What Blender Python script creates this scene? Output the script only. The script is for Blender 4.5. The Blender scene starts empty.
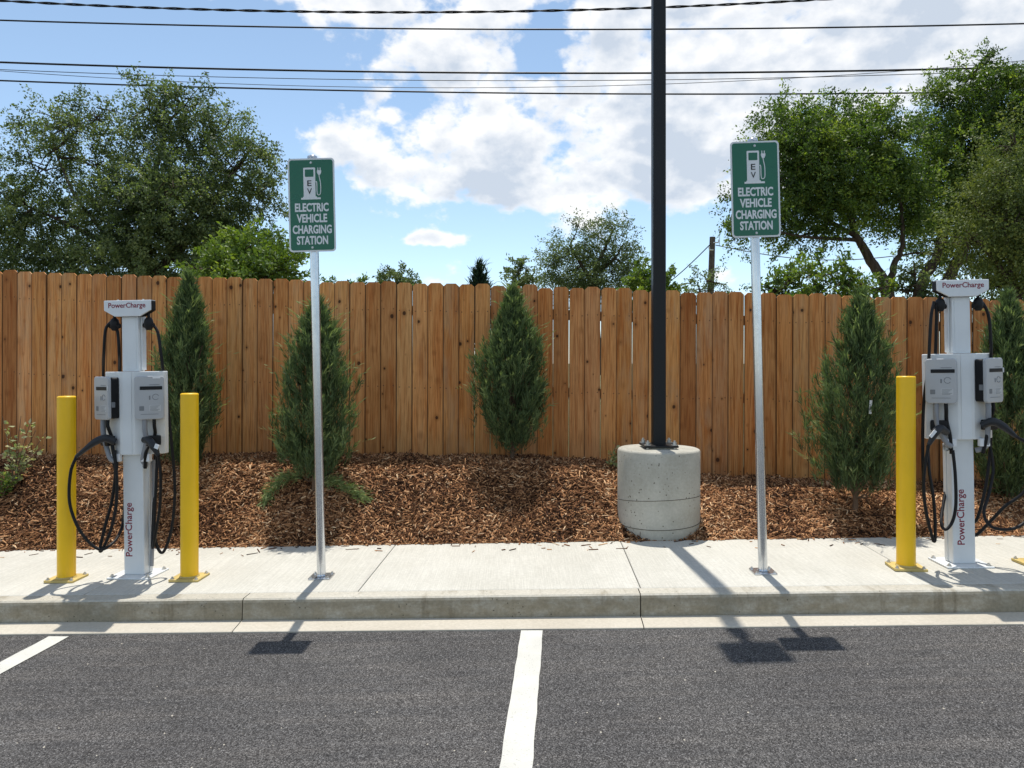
import bpy, bmesh, math, random
import numpy as np
from mathutils import Vector, Matrix, noise as mnoise

R = math.radians
scene = bpy.context.scene
C = scene.collection
# ------------------------------------------------------------------ camera
CAMZ, FPX, CX, HY = 1.53, 750.0, 512.0, 363.0
cd = bpy.data.cameras.new('camera'); cam = bpy.data.objects.new('camera', cd); C.objects.link(cam)
cam.location = (0, 0, CAMZ); cam.rotation_euler = (R(90), 0, 0)
cd.sensor_width = 36; cd.lens = 36 * FPX / 1024; cd.shift_y = -(384 - HY) / 1024
cd.clip_start = 0.05; cd.clip_end = 3000
scene.camera = cam
scene.view_settings.view_transform = 'Standard'; scene.view_settings.look = 'None'
scene.view_settings.gamma = 1; scene.view_settings.exposure = 0.76
scene.render.resolution_x = 1024; scene.render.resolution_y = 768
# ------------------------------------------------------------------ sun and sky
SUN_EL = 73.0; SUN_AZ = 2.7
sd = bpy.data.lights.new('sun', 'SUN'); sd.energy = 2.75; sd.angle = R(0.53); sd.color = (1.0, 0.95, 0.87)
sun = bpy.data.objects.new('sun', sd); C.objects.link(sun)
sun.location = (0, 20, 40)
sun.rotation_euler = (-R(90 - SUN_EL), 0, R(SUN_AZ))           # light comes from +Y (behind the fence), high up
world = bpy.data.worlds.new('World'); scene.world = world; world.use_nodes = True
wn = world.node_tree.nodes; wl = world.node_tree.links; wn.clear()

def NM(nt, op, a, b=None, c=None, clamp=False):
    n = nt.nodes.new('ShaderNodeMath'); n.operation = op; n.use_clamp = clamp
    for i, v in enumerate((a, b, c)):
        if v is None: continue
        if isinstance(v, (int, float)): n.inputs[i].default_value = v
        else: nt.links.new(v, n.inputs[i])
    return n.outputs[0]

def make_sky():
    nt = world.node_tree
    out = wn.new('ShaderNodeOutputWorld'); bg = wn.new('ShaderNodeBackground')
    sky = wn.new('ShaderNodeTexSky'); sky.sky_type = 'NISHITA'; sky.sun_disc = False
    sky.sun_elevation = R(SUN_EL); sky.sun_rotation = -R(SUN_AZ)
    sky.altitude = 1700; sky.air_density = 1.0; sky.dust_density = 0.6; sky.ozone_density = 1.6
    tc = wn.new('ShaderNodeTexCoord'); sep = wn.new('ShaderNodeSeparateXYZ'); wl.new(tc.outputs['Generated'], sep.inputs[0])
    X, Y, Z = sep.outputs
    # stretched direction: clouds are flatter than wide
    cmb = wn.new('ShaderNodeCombineXYZ'); wl.new(X, cmb.inputs[0]); wl.new(Y, cmb.inputs[1])
    wl.new(NM(nt, 'MULTIPLY', Z, 1.45), cmb.inputs[2])
    def fbm(scale, detail, rough, w, dist=0.0, src=None):
        n = wn.new('ShaderNodeTexNoise'); n.inputs['Scale'].default_value = scale
        n.inputs['Detail'].default_value = detail; n.inputs['Roughness'].default_value = rough
        n.inputs['Distortion'].default_value = dist
        o_ = wn.new('ShaderNodeVectorMath'); o_.operation = 'ADD'; wl.new(src or cmb.outputs[0], o_.inputs[0]); o_.inputs[1].default_value = (w, w * 1.7, w * .6); wl.new(o_.outputs[0], n.inputs['Vector']); return n.outputs['Fac']
    yy = NM(nt, 'MAXIMUM', Y, 0.15)
    tx = NM(nt, 'DIVIDE', X, yy); tz = NM(nt, 'DIVIDE', Z, yy)
    front = NM(nt, 'MULTIPLY_ADD', Y, 4.0, -0.8, clamp=True)
    acc = None
    blobs = [  # px, py, rx, ry, amplitude
        (345, 152, 62, 34, .50), (430, 130, 90, 52, .56), (450, 50, 72, 68, .56), (400, -10, 150, 22, .42),
        (560, 140, 90, 54, .54), (470, 190, 75, 16, .40), (660, 150, 75, 48, .50), (715, 70, 110, 70, .46),
        (850, 40, 170, 75, .40), (960, 30, 130, 60, .40), (690, 185, 60, 14, .36), (427, 239, 34, 7, .46), (700, 280, 70, 12, .25), (640, 20, 50, 40, .36),
        (545, 40, 32, 42, -.40), (490, 118, 14, 24, -.24), (200, 110, 150, 90, -.30), (590, 255, 150, 30, -.2)]
    for (px, py, rx, ry, am) in blobs:
        cx, cz = (px - CX) / FPX, (HY - py) / FPX
        a = NM(nt, 'MULTIPLY', NM(nt, 'SUBTRACT', tx, cx), FPX / rx); b = NM(nt, 'MULTIPLY', NM(nt, 'SUBTRACT', tz, cz), FPX / ry)
        r2 = NM(nt, 'ADD', NM(nt, 'MULTIPLY', a, a), NM(nt, 'MULTIPLY', b, b))
        g = NM(nt, 'MULTIPLY', NM(nt, 'POWER', 2.71828, NM(nt, 'MULTIPLY', r2, -0.8)), am)
        acc = g if acc is None else NM(nt, 'ADD', acc, g)
    acc = NM(nt, 'MINIMUM', acc, 0.46)
    big = fbm(2.3, 2, .55, 4.1)
    n1 = fbm(9.0, 6, .60, 1.7)
    n2 = fbm(26.0, 4, .6, 7.7)
    # broken cloud everywhere, unseen part thickened for whiter fill, plus masses in front
    gen = NM(nt, 'MULTIPLY', NM(nt, 'SUBTRACT', big, 0.46), 2.2)
    base = NM(nt, 'ADD', NM(nt, 'MULTIPLY', acc, front), NM(nt, 'MULTIPLY', gen, NM(nt, 'SUBTRACT', 1.0, NM(nt, 'MULTIPLY', front, .8))))
    d = NM(nt, 'ADD', base, NM(nt, 'MULTIPLY', NM(nt, 'SUBTRACT', n1, .5), 1.55))
    d = NM(nt, 'ADD', d, NM(nt, 'MULTIPLY', NM(nt, 'SUBTRACT', n2, .5), .55))
    dv = wn.new('ShaderNodeTexNoise'); dv.inputs['Scale'].default_value = 12; dv.inputs['Detail'].default_value = 3; wl.new(cmb.outputs[0], dv.inputs['Vector'])
    def billow(scale, off, k):
        v = wn.new('ShaderNodeVectorMath'); v.operation = 'MULTIPLY_ADD'; wl.new(dv.outputs['Color'], v.inputs[0]); v.inputs[1].default_value = (k, k, k); wl.new(cmb.outputs[0], v.inputs[2])
        w = wn.new('ShaderNodeVectorMath'); w.operation = 'ADD'; wl.new(v.outputs[0], w.inputs[0]); w.inputs[1].default_value = (0, 0, off)
        t = wn.new('ShaderNodeTexVoronoi'); t.feature = 'F1'; t.inputs['Scale'].default_value = scale; wl.new(w.outputs[0], t.inputs['Vector'])
        return NM(nt, 'SUBTRACT', .42, t.outputs['Distance'])
    def puffs(off): return NM(nt, 'ADD', NM(nt, 'MULTIPLY', billow(13, off, .09), .28), NM(nt, 'MULTIPLY', billow(31, off, .06), .20))
    pf = puffs(0.0); pfu = puffs(0.016)
    d = NM(nt, 'ADD', d, pf)
    mask = wn.new('ShaderNodeMapRange'); mask.interpolation_type = 'SMOOTHSTEP'
    wl.new(d, mask.inputs[0]); mask.inputs[1].default_value = .08; mask.inputs[2].default_value = .33
    mk = NM(nt, 'MULTIPLY', mask.outputs[0], NM(nt, 'MULTIPLY_ADD', Z, 14.0, 0.1, clamp=True))
    mk = NM(nt, 'MULTIPLY', mk, .95)
    # thick parts are grey from below, thin rims bright
    shift = wn.new('ShaderNodeVectorMath'); shift.operation = 'ADD'; wl.new(cmb.outputs[0], shift.inputs[0]); shift.inputs[1].default_value = (0.0, 0.0, 0.035)
    n1u = fbm(9.0, 2, .55, 1.7, 0, src=shift.outputs[0])
    n1l = fbm(9.0, 2, .55, 1.7)
    relief = NM(nt, 'MULTIPLY', NM(nt, 'SUBTRACT', n1l, n1u), 4.0)
    relief = NM(nt, 'ADD', NM(nt, 'MULTIPLY', relief, .6), NM(nt, 'MULTIPLY', NM(nt, 'SUBTRACT', pf, pfu), 2.2))
    th = NM(nt, 'MULTIPLY', NM(nt, 'SUBTRACT', d, .26), 1.7)
    sh = NM(nt, 'ADD', NM(nt, 'SUBTRACT', th, relief), .06, clamp=True)
    ramp = wn.new('ShaderNodeValToRGB'); wl.new(sh, ramp.inputs[0])
    ramp.color_ramp.elements[0].position = 0.0; ramp.color_ramp.elements[0].color = (5.0, 5.0, 5.0, 1)
    ramp.color_ramp.elements[1].position = 0.75; ramp.color_ramp.elements[1].color = (2.9, 3.25, 3.75, 1)
    hs = wn.new('ShaderNodeHueSaturation'); wl.new(sky.outputs[0], hs.inputs['Color']); hs.inputs['Saturation'].default_value = 0.88; hs.inputs['Value'].default_value = 0.84; hs.inputs['Hue'].default_value = 0.490
    mix = wn.new('ShaderNodeMix'); mix.data_type = 'RGBA'; wl.new(mk, mix.inputs[0]); wl.new(hs.outputs[0], mix.inputs[6]); wl.new(ramp.outputs[0], mix.inputs[7])
    wl.new(mix.outputs[2], bg.inputs[0]); bg.inputs[1].default_value = 0.128
    wl.new(bg.outputs[0], out.inputs[0])
make_sky()

# ------------------------------------------------------------------ frames: lot slopes up to the right, kerb is turned a little
SL = 0.025; A = R(2.4); CA, SA = math.cos(A), math.sin(A)
HR, KH = 1.53, 0.150                     # eye above road, kerb upstand
Q_GUT, Q_KERB, Q_KTOP, Q_BACK, Q_FENCE = 4.288, 4.443, 4.562, 5.755, 7.0
def road_z(x): return SL * x
def walk_z(x): return SL * x + KH
def pq(p, q): return (p * CA + q * SA, -p * SA + q * CA)          # kerb frame -> world x, y
def pt(p, q, off=0.0):
    x, y = pq(p, q); return (x, y, SL * x + off)
def on_plane(px, py, h):                  # pixel -> point on the sloped plane h above the road
    u, v = (px - CX) / FPX, (py - HY) / FPX
    y = (CAMZ - h) / (v + SL * u); return Vector((u * y, y, SL * u * y + h))
def W(px, py, y): return Vector(((px - CX) / FPX * y, y, CAMZ + (HY - py) / FPX * y))
def sstep(a, b, x):
    t = min(1, max(0, (x - a) / (b - a))); return t * t * (3 - 2 * t)
def mulch_z(x, y):
    q = y * CA + x * SA; p = x * CA - y * SA
    zf = np.interp(p, [-9, -5.2, -2.5, -0.3, .15, .53, 1.0, 1.45, 2.26, 2.8, 4, 9], [.62, .63, .65, .645, .625, .60, .545, .482, .448, .435, .42, .3])
    z0 = walk_z(x) - .012
    k = sstep(5.70, 6.62, q); k = .45 * k + .55 * min(1, max(0, (q - 5.74) / .80))
    z = z0 + (zf - z0) * k
    n = mnoise.noise(Vector((x * 2.3, y * 2.6, 3.1))) * .030 + mnoise.noise(Vector((x * 6, y * 7, 9.1))) * .014
    fade = sstep(5.745, 5.95, q)
    return z + n * fade + .012 * fade
def on_mulch(px, py):
    y = 5.2
    while y < 7.2:
        w = W(px, py, y)
        if w.z <= mulch_z(w.x, w.y): return w
        y += .01
    return w

# ------------------------------------------------------------------ mesh helpers
class MB:
    def __init__(s): s.v = []; s.f = []; s.sm = []
    def add(s, vs, fs, smooth=False):
        o = len(s.v); s.v += [tuple(v) for v in vs]; s.f += [tuple(i + o for i in f) for f in fs]; s.sm += [smooth] * len(fs); return s
    def box(s, c, size, M=None):
        cx, cy, cz = c; a, b, d = size[0] / 2, size[1] / 2, size[2] / 2
        vs = [Vector((cx + i * a, cy + j * b, cz + k * d)) for k in (-1, 1) for j in (-1, 1) for i in (-1, 1)]
        if M is not None: vs = [M @ v for v in vs]
        return s.add(vs, [(0, 2, 3, 1), (4, 5, 7, 6), (0, 1, 5, 4), (2, 6, 7, 3), (0, 4, 6, 2), (1, 3, 7, 5)])
    def tube(s, pts, r, n=8, caps=True, smooth=True):
        pts = [Vector(p) for p in pts]; m = len(pts); rr = r if isinstance(r, (list, tuple)) else [r] * m
        ref = None; rings = []
        for i, p in enumerate(pts):
            t = (pts[min(i + 1, m - 1)] - pts[max(i - 1, 0)]).normalized()
            if ref is None: ref = t.orthogonal().normalized()
            ref = (ref - t * ref.dot(t)); ref = ref.normalized() if ref.length > 1e-6 else t.orthogonal().normalized()
            b = t.cross(ref); rings.append([p + (ref * math.cos(2 * math.pi * k / n) + b * math.sin(2 * math.pi * k / n)) * rr[i] for k in range(n)])
        vs = [v for g in rings for v in g]
        fs = [(i * n + k, i * n + (k + 1) % n, (i + 1) * n + (k + 1) % n, (i + 1) * n + k) for i in range(m - 1) for k in range(n)]
        s.add(vs, fs, smooth)
        if caps: s.add(rings[0], [tuple(range(n))[::-1]]); s.add(rings[-1], [tuple(range(n))])
        return s
    def prism(s, poly, d0, d1, axis='y', M=None):   # poly (a,b) extruded along an axis: y -> (a,d,b), z -> (a,b,d)
        def P(a, b, d):
            v = Vector((a, d, b)) if axis == 'y' else Vector((a, b, d)); return M @ v if M is not None else v
        n = len(poly); vs = [P(a, b, d0) for a, b in poly] + [P(a, b, d1) for a, b in poly]
        return s.add(vs, [tuple(range(n)), tuple(range(n, 2 * n))[::-1]] + [(i, n + i, n + (i + 1) % n, (i + 1) % n) for i in range(n)])
    def mesh(s, name):
        me = bpy.data.meshes.new(name); me.from_pydata(s.v, [], s.f)
        me.polygons.foreach_set('use_smooth', s.sm)
        bm = bmesh.new(); bm.from_mesh(me); bmesh.ops.recalc_face_normals(bm, faces=bm.faces); bm.to_mesh(me); bm.free()
        me.update(); return me
    def build(s, name, mat, parent=None, bevel=0, seg=2):
        o = bpy.data.objects.new(name, s.mesh(name)); C.objects.link(o)
        if mat: o.data.materials.append(mat)
        if parent: o.parent = parent
        if bevel:
            m = o.modifiers.new('bevel', 'BEVEL'); m.width = bevel; m.segments = seg; m.limit_method = 'ANGLE'; m.angle_limit = R(40)
        return o
def rrect(w, h, r, n=5, cx=0, cz=0):
    out = []
    for sx, sz, a0 in ((1, 1, 0), (-1, 1, 90), (-1, -1, 180), (1, -1, 270)):
        for i in range(n + 1):
            a = R(a0 + 90 * i / n); out.append((cx + sx * (w / 2 - r) + r * math.cos(a), cz + sz * (h / 2 - r) + r * math.sin(a)))
    return out
def curve_pts(cp, n=8):                   # Catmull-Rom through control points
    cp = [Vector(c) for c in cp]; P = [cp[0] * 2 - cp[1]] + cp + [cp[-1] * 2 - cp[-2]]; out = []
    for i in range(1, len(P) - 2):
        for k in range(n):
            t = k / n; a, b, c, d = P[i - 1:i + 3]
            out.append(.5 * ((2 * b) + (c - a) * t + (2 * a - 5 * b + 4 * c - d) * t * t + (3 * b - a - 3 * c + d) * t ** 3))
    return out + [cp[-1]]
def tag(o, label=None, cat=None, group=None, kind=None):
    for k, v in (('label', label), ('category', cat), ('group', group), ('kind', kind)):
        if v: o[k] = v
    return o
def empty(name, loc, rz=0.0, **kw):
    o = bpy.data.objects.new(name, None); C.objects.link(o); o.location = loc; o.rotation_euler = (0, 0, rz); o.empty_display_size = .1
    return tag(o, **kw)
def copy_tree(o, parent=None):
    c = o.copy(); C.objects.link(c); c.parent = parent
    for ch in list(o.children): copy_tree(ch, c)
    return c
def np_mesh(name, V, F, mat, parent=None, tone=None, smooth=False):
    V = np.asarray(V, np.float32); F = np.asarray(F, np.int32); k = F.shape[1]
    me = bpy.data.meshes.new(name); me.vertices.add(len(V)); me.vertices.foreach_set('co', V.ravel())
    me.loops.add(F.size); me.loops.foreach_set('vertex_index', F.ravel())
    me.polygons.add(len(F)); me.polygons.foreach_set('loop_start', np.arange(0, F.size, k, dtype=np.int32))
    try: me.polygons.foreach_set('loop_total', np.full(len(F), k, np.int32))
    except Exception: pass
    if smooth: me.polygons.foreach_set('use_smooth', np.ones(len(F), bool))
    if tone is not None:
        a = me.attributes.new('tone', 'FLOAT', 'POINT'); a.data.foreach_set('value', np.asarray(tone, np.float32))
    me.update(calc_edges=True); me.validate()
    o = bpy.data.objects.new(name, me); C.objects.link(o); me.materials.append(mat)
    if parent: o.parent = parent
    return o

# ------------------------------------------------------------------ materials
class Mat:
    def __init__(s, name, col=(.5, .5, .5), rough=.6, metal=0.0, spec=.5):
        s.m = bpy.data.materials.new(name); s.m.use_nodes = True; s.nt = s.m.node_tree; s.n = s.nt.nodes; s.l = s.nt.links
        s.b = s.n['Principled BSDF']; s.b.inputs['Base Color'].default_value = (*col, 1); s.b.inputs['Roughness'].default_value = rough
        s.b.inputs['Metallic'].default_value = metal; s.b.inputs['Specular IOR Level'].default_value = spec
        s.co = None
    def coord(s, scale=(1, 1, 1), kind='Object', rnd=False):
        tc = s.n.new('ShaderNodeTexCoord'); src = tc.outputs[kind]
        if rnd:
            oi = s.n.new('ShaderNodeObjectInfo'); v = s.n.new('ShaderNodeVectorMath'); v.operation = 'ADD'
            cm = s.n.new('ShaderNodeCombineXYZ')
            for i, k in enumerate((91.0, 57.0, 133.0)): s.l.new(NM(s.nt, 'MULTIPLY', oi.outputs['Random'], k), cm.inputs[i])
            s.l.new(src, v.inputs[0]); s.l.new(cm.outputs[0], v.inputs[1]); src = v.outputs[0]
        mp = s.n.new('ShaderNodeMapping'); mp.inputs['Scale'].default_value = scale; s.l.new(src, mp.inputs['Vector']); return mp.outputs[0]
    def noise(s, vec, scale, detail=4, rough=.55, dist=0.0):
        n = s.n.new('ShaderNodeTexNoise'); n.inputs['Scale'].default_value = scale; n.inputs['Detail'].default_value = detail
        n.inputs['Roughness'].default_value = rough; n.inputs['Distortion'].default_value = dist; s.l.new(vec, n.inputs['Vector']); return n.outputs['Fac']
    def voro(s, vec, scale, out='Distance', feature='F1', rand=1.0):
        n = s.n.new('ShaderNodeTexVoronoi'); n.feature = feature; n.inputs['Scale'].default_value = scale; n.inputs['Randomness'].default_value = rand
        s.l.new(vec, n.inputs['Vector']); return n.outputs[out]
    def ramp(s, fac, stops):
        r = s.n.new('ShaderNodeValToRGB'); e = r.color_ramp.elements
        while len(e) < len(stops): e.new(.5)
        for i, (p, c) in enumerate(stops): e[i].position = p; e[i].color = (*c, 1) if len(c) == 3 else c
        s.l.new(fac, r.inputs[0]); return r.outputs[0]
    def g(s, fac, a, b):
        m = s.n.new('ShaderNodeMapRange'); m.interpolation_type = 'SMOOTHSTEP'; s.l.new(fac, m.inputs[0]); m.inputs[1].default_value = a; m.inputs[2].default_value = b; return m.outputs[0]
    def mix(s, fac, a, b, mode='MIX'):
        m = s.n.new('ShaderNodeMix'); m.data_type = 'RGBA'; m.blend_type = mode
        for i, v in ((0, fac), (6, a), (7, b)):
            if isinstance(v, (int, float)): m.inputs[i].default_value = v
            elif isinstance(v, tuple): m.inputs[i].default_value = (*v, 1)
            else: s.l.new(v, m.inputs[i])
        return m.outputs[2]
    def col(s, c): s.l.new(c, s.b.inputs['Base Color']); return s
    def rough(s, f): s.l.new(f, s.b.inputs['Roughness']); return s
    def bump(s, h, strength=.3, dist=.01):
        b = s.n.new('ShaderNodeBump'); b.inputs['Strength'].default_value = strength; b.inputs['Distance'].default_value = dist
        s.l.new(h, b.inputs['Height']); s.l.new(b.outputs[0], s.b.inputs['Normal']); return s

def m_asphalt():
    m = Mat('asphalt', rough=.9, spec=.15); c = m.coord()
    v = m.voro(c, 215, 'Color'); g = m.n.new('ShaderNodeRGBToBW'); m.l.new(v, g.inputs[0])
    d = m.voro(c, 215, 'Distance')
    n = m.noise(c, 330, 3, .6); st = m.noise(m.coord((1, 7, 1)), 1.3, 5, .6); bl = m.noise(c, .9, 3)
    agg = m.ramp(g.outputs[0], [(0, (.020, .0195, .0195)), (.3, (.061, .0585, .057)), (.6, (.124, .1195, .116)), (.85, (.235, .227, .220)), (1, (.43, .42, .41))])
    agg = m.mix(m.g(n, .50, .72), agg, (.020, .020, .020))
    agg = m.mix(m.g(st, .35, .75), agg, (1.22, 1.19, 1.15), 'MULTIPLY'); agg = m.mix(m.g(bl, .35, .65), agg, (.84, .84, .85), 'MULTIPLY')
    dr = m.voro(c, 1.1, 'Distance'); dm = NM(m.nt, 'ADD', dr, NM(m.nt, 'MULTIPLY', m.noise(c, 18, 4), .05)); agg = m.mix(NM(m.nt, 'MULTIPLY', NM(m.nt, 'SUBTRACT', 1.0, m.g(dm, .045, .085)), .45), agg, (.018, .017, .016))
    s2 = m.noise(m.coord((.8, 26, 1)), 1.0, 4, .6); agg = m.mix(m.g(s2, .45, .75), agg, (1.22, 1.21, 1.20), 'MULTIPLY')
    m.col(agg); h = NM(m.nt, 'ADD', NM(m.nt, 'MULTIPLY', d, -1.0), NM(m.nt, 'MULTIPLY', n, .8)); m.bump(h, .65, .010); return m.m
def m_concrete(name, base, dark, brush=True, pits=.25):
    m = Mat(name, rough=.88, spec=.3); c = m.coord(rnd=True)
    a = m.noise(c, 2.1, 6, .6); b = m.noise(c, 55, 4, .65); br = m.noise(m.coord((90, 1.6, 1), rnd=True), 2.0, 3)
    col = m.mix(m.g(a, .3, .72), dark, base); col = m.mix(m.g(b, .30, .75), m.mix(1, col, (.86, .86, .85), 'MULTIPLY'), col)
    if brush: col = m.mix(m.g(br, .35, .7), m.mix(1, col, (.87, .87, .865), 'MULTIPLY'), col)
    p = m.g(m.voro(c, 26, 'Distance'), .07, .13) if not pits > .8 else m.g(m.voro(c, 30, 'Distance'), .11, .20); pn = m.g(m.noise(c, 5, 2), .55, .62) if not pits > .8 else m.g(m.noise(c, 6, 3), .40, .56)
    pf = NM(m.nt, 'MULTIPLY', NM(m.nt, 'SUBTRACT', 1.0, p), NM(m.nt, 'MULTIPLY', pn, pits))
    col = m.mix(pf, col, (.10, .085, .065)); m.col(col)
    m.bump(NM(m.nt, 'ADD', NM(m.nt, 'MULTIPLY', b, .7), NM(m.nt, 'MULTIPLY', br, .6 if brush else 0.0)), .25, .004); return m.m
def m_kerb():
    m = Mat('kerb_concrete', rough=.9, spec=.25); c = m.coord(rnd=True)
    a = m.noise(m.coord((1, 1, 3), rnd=True), 1.7, 6, .62); b = m.noise(c, 60, 4, .65)
    st = m.noise(m.coord((5, 1, .7), rnd=True), 2.2, 5, .62)
    col = m.mix(m.g(a, .32, .7), (.50, .465, .385), (.58, .55, .475)); col = m.mix(m.g(b, .3, .7), m.mix(1, col, (.8, .8, .79), 'MULTIPLY'), col)
    col = m.mix(m.g(st, .52, .72), col, m.mix(1, col, (.66, .63, .58), 'MULTIPLY'))
    p = m.g(m.voro(c, 30, 'Distance'), .09, .15); pn = m.g(m.noise(c, 4, 2), .5, .6)
    col = m.mix(NM(m.nt, 'MULTIPLY', NM(m.nt, 'SUBTRACT', 1.0, p), NM(m.nt, 'MULTIPLY', pn, .8)), col, (.07, .06, .045))
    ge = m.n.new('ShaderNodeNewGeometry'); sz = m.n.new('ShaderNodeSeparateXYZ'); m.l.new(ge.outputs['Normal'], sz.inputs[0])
    dirt = NM(m.nt, 'SUBTRACT', 1.0, m.g(sz.outputs[2], .3, .9)); dn = m.noise(m.coord((1, 1, 2), rnd=True), 7, 6, .7)  # upright face: its shade deepened in the colour together with dirt, by normal
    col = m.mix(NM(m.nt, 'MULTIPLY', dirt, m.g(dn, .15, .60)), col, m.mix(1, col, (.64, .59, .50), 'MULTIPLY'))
    m.col(col); m.bump(b, .35, .004); return m.m
def m_wood():
    m = Mat('cedar_board', rough=.78, spec=.2); c = m.coord(rnd=True)
    oi = m.n.new('ShaderNodeObjectInfo')
    gr = m.noise(m.coord((1, 1, .035), rnd=True), 95, 5, .62, .6); g2 = m.noise(m.coord((1, 1, .06), rnd=True), 22, 4, .6, .9); bl = m.noise(m.coord((1, 1, .5), rnd=True), 4, 4, .6)
    base = m.ramp(oi.outputs['Random'], [(0, (.46, .190, .062)), (.15, (.74, .375, .135)), (.3, (.56, .242, .080)), (.45, (.78, .42, .165)), (.6, (.62, .30, .125)), (.75, (.70, .325, .100)), (.88, (.56, .235, .075)), (1, (.74, .385, .135))])
    col = m.mix(m.g(gr, .40, .70), base, m.mix(1, base, (.60, .51, .43), 'MULTIPLY'))
    col = m.mix(m.g(g2, .42, .70), col, m.mix(1, col, (.84, .66, .52), 'MULTIPLY'))
    col = m.mix(m.g(bl, .5, .75), col, m.mix(1, col, (.82, .77, .72), 'MULTIPLY'))
    fr = NM(m.nt, 'FRACT', NM(m.nt, 'MULTIPLY', oi.outputs['Random'], 17.3)); f2 = NM(m.nt, 'FRACT', NM(m.nt, 'MULTIPLY', oi.outputs['Random'], 53.7))
    wx = m.g(m.noise(m.coord((1, 1, .16), rnd=True), 13, 5, .65, .5), .42, .68)
    col = m.mix(NM(m.nt, 'MULTIPLY', wx, NM(m.nt, 'MULTIPLY', fr, .45)), col, (.46, .31, .18))
    col = m.mix(1, col, m.ramp(f2, [(0, (.86, .85, .83)), (.5, (1.04, 1.04, 1.03)), (1, (1.14, 1.13, 1.10))]), 'MULTIPLY')
    kc = m.coord((9.0, .02, 2.6), rnd=True)
    kd = m.voro(kc, 1.0, 'Distance'); kr = m.n.new('ShaderNodeRGBToBW'); m.l.new(m.voro(kc, 1.0, 'Color'), kr.inputs[0])
    # knots: distance in board space so they stay round
    kn = m.coord((1, .02, .8), rnd=True)
    vk = m.n.new('ShaderNodeTexVoronoi'); vk.inputs['Scale'].default_value = 8.5; m.l.new(kn, vk.inputs['Vector'])
    sel = m.n.new('ShaderNodeSeparateColor'); m.l.new(vk.outputs['Color'], sel.inputs[0])
    size = NM(m.nt, 'MULTIPLY_ADD', sel.outputs[0], .13, .05)
    on = NM(m.nt, 'GREATER_THAN', sel.outputs[1], .40)
    dn = NM(m.nt, 'ADD', vk.outputs['Distance'], NM(m.nt, 'MULTIPLY', m.noise(c, 40, 3), .05))
    k1 = m.n.new('ShaderNodeMapRange'); k1.interpolation_type = 'SMOOTHSTEP'; m.l.new(dn, k1.inputs[0]); m.l.new(NM(m.nt, 'MULTIPLY', size, .75), k1.inputs[1]); m.l.new(NM(m.nt, 'MULTIPLY', size, 1.15), k1.inputs[2]); k1.inputs[3].default_value = 1; k1.inputs[4].default_value = 0
    k2 = m.n.new('ShaderNodeMapRange'); k2.interpolation_type = 'SMOOTHSTEP'; m.l.new(dn, k2.inputs[0]); m.l.new(NM(m.nt, 'MULTIPLY', size, .9), k2.inputs[1]); m.l.new(NM(m.nt, 'MULTIPLY', size, 2.6), k2.inputs[2]); k2.inputs[3].default_value = 1; k2.inputs[4].default_value = 0
    col = m.mix(NM(m.nt, 'MULTIPLY', NM(m.nt, 'MULTIPLY', k2.outputs[0], on), .5), col, m.mix(1, col, (.55, .45, .38), 'MULTIPLY'))
    col = m.mix(NM(m.nt, 'MULTIPLY', NM(m.nt, 'MULTIPLY', k1.outputs[0], on), .9), col, (.045, .02, .01))
    tc = m.n.new('ShaderNodeTexCoord'); so = m.n.new('ShaderNodeSeparateXYZ'); m.l.new(tc.outputs['Object'], so.inputs[0])
    ax = NM(m.nt, 'SUBTRACT', NM(m.nt, 'ABSOLUTE', so.outputs[0]), .046); nd = None
    for hz in (1.72, 1.00, .32):
        dz = NM(m.nt, 'SUBTRACT', so.outputs[2], hz); q = NM(m.nt, 'SQRT', NM(m.nt, 'ADD', NM(m.nt, 'MULTIPLY', ax, ax), NM(m.nt, 'MULTIPLY', dz, dz)))
        nd = q if nd is None else NM(m.nt, 'MINIMUM', nd, q)
    col = m.mix(NM(m.nt, 'MULTIPLY', NM(m.nt, 'SUBTRACT', 1.0, m.g(nd, .0035, .008)), .75), col, (.06, .04, .03))
    ed = NM(m.nt, 'ADD', NM(m.nt, 'ABSOLUTE', so.outputs[0]), NM(m.nt, 'MULTIPLY', m.noise(m.coord((1, 1, .3), rnd=True), 30, 4), .004)); col = m.mix(NM(m.nt, 'MULTIPLY', m.g(ed, .0675, .0735), .85), col, (.075, .038, .018))  # shade of the gaps painted as dark lines along the board edges
    m.col(col); m.bump(NM(m.nt, 'ADD', gr, NM(m.nt, 'MULTIPLY', k1.outputs[0], -.5)), .3, .003); return m.m
def m_tone(name, stops, rough=.8, trans=0.0, tcol=None, spec=.2):
    m = Mat(name, rough=rough, spec=spec); at = m.n.new('ShaderNodeAttribute'); at.attribute_name = 'tone'
    c = m.ramp(at.outputs['Fac'], stops); m.col(c)
    if trans:
        tr = m.n.new('ShaderNodeBsdfTranslucent'); mx = m.n.new('ShaderNodeMixShader'); mx.inputs[0].default_value = trans
        m.l.new(m.mix(1, c, tcol or (1.5, 1.5, .6), 'MULTIPLY'), tr.inputs[0])
        out = m.n['Material Output']; m.l.new(m.b.outputs[0], mx.inputs[1]); m.l.new(tr.outputs[0], mx.inputs[2]); m.l.new(mx.outputs[0], out.inputs[0])
    return m.m
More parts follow.
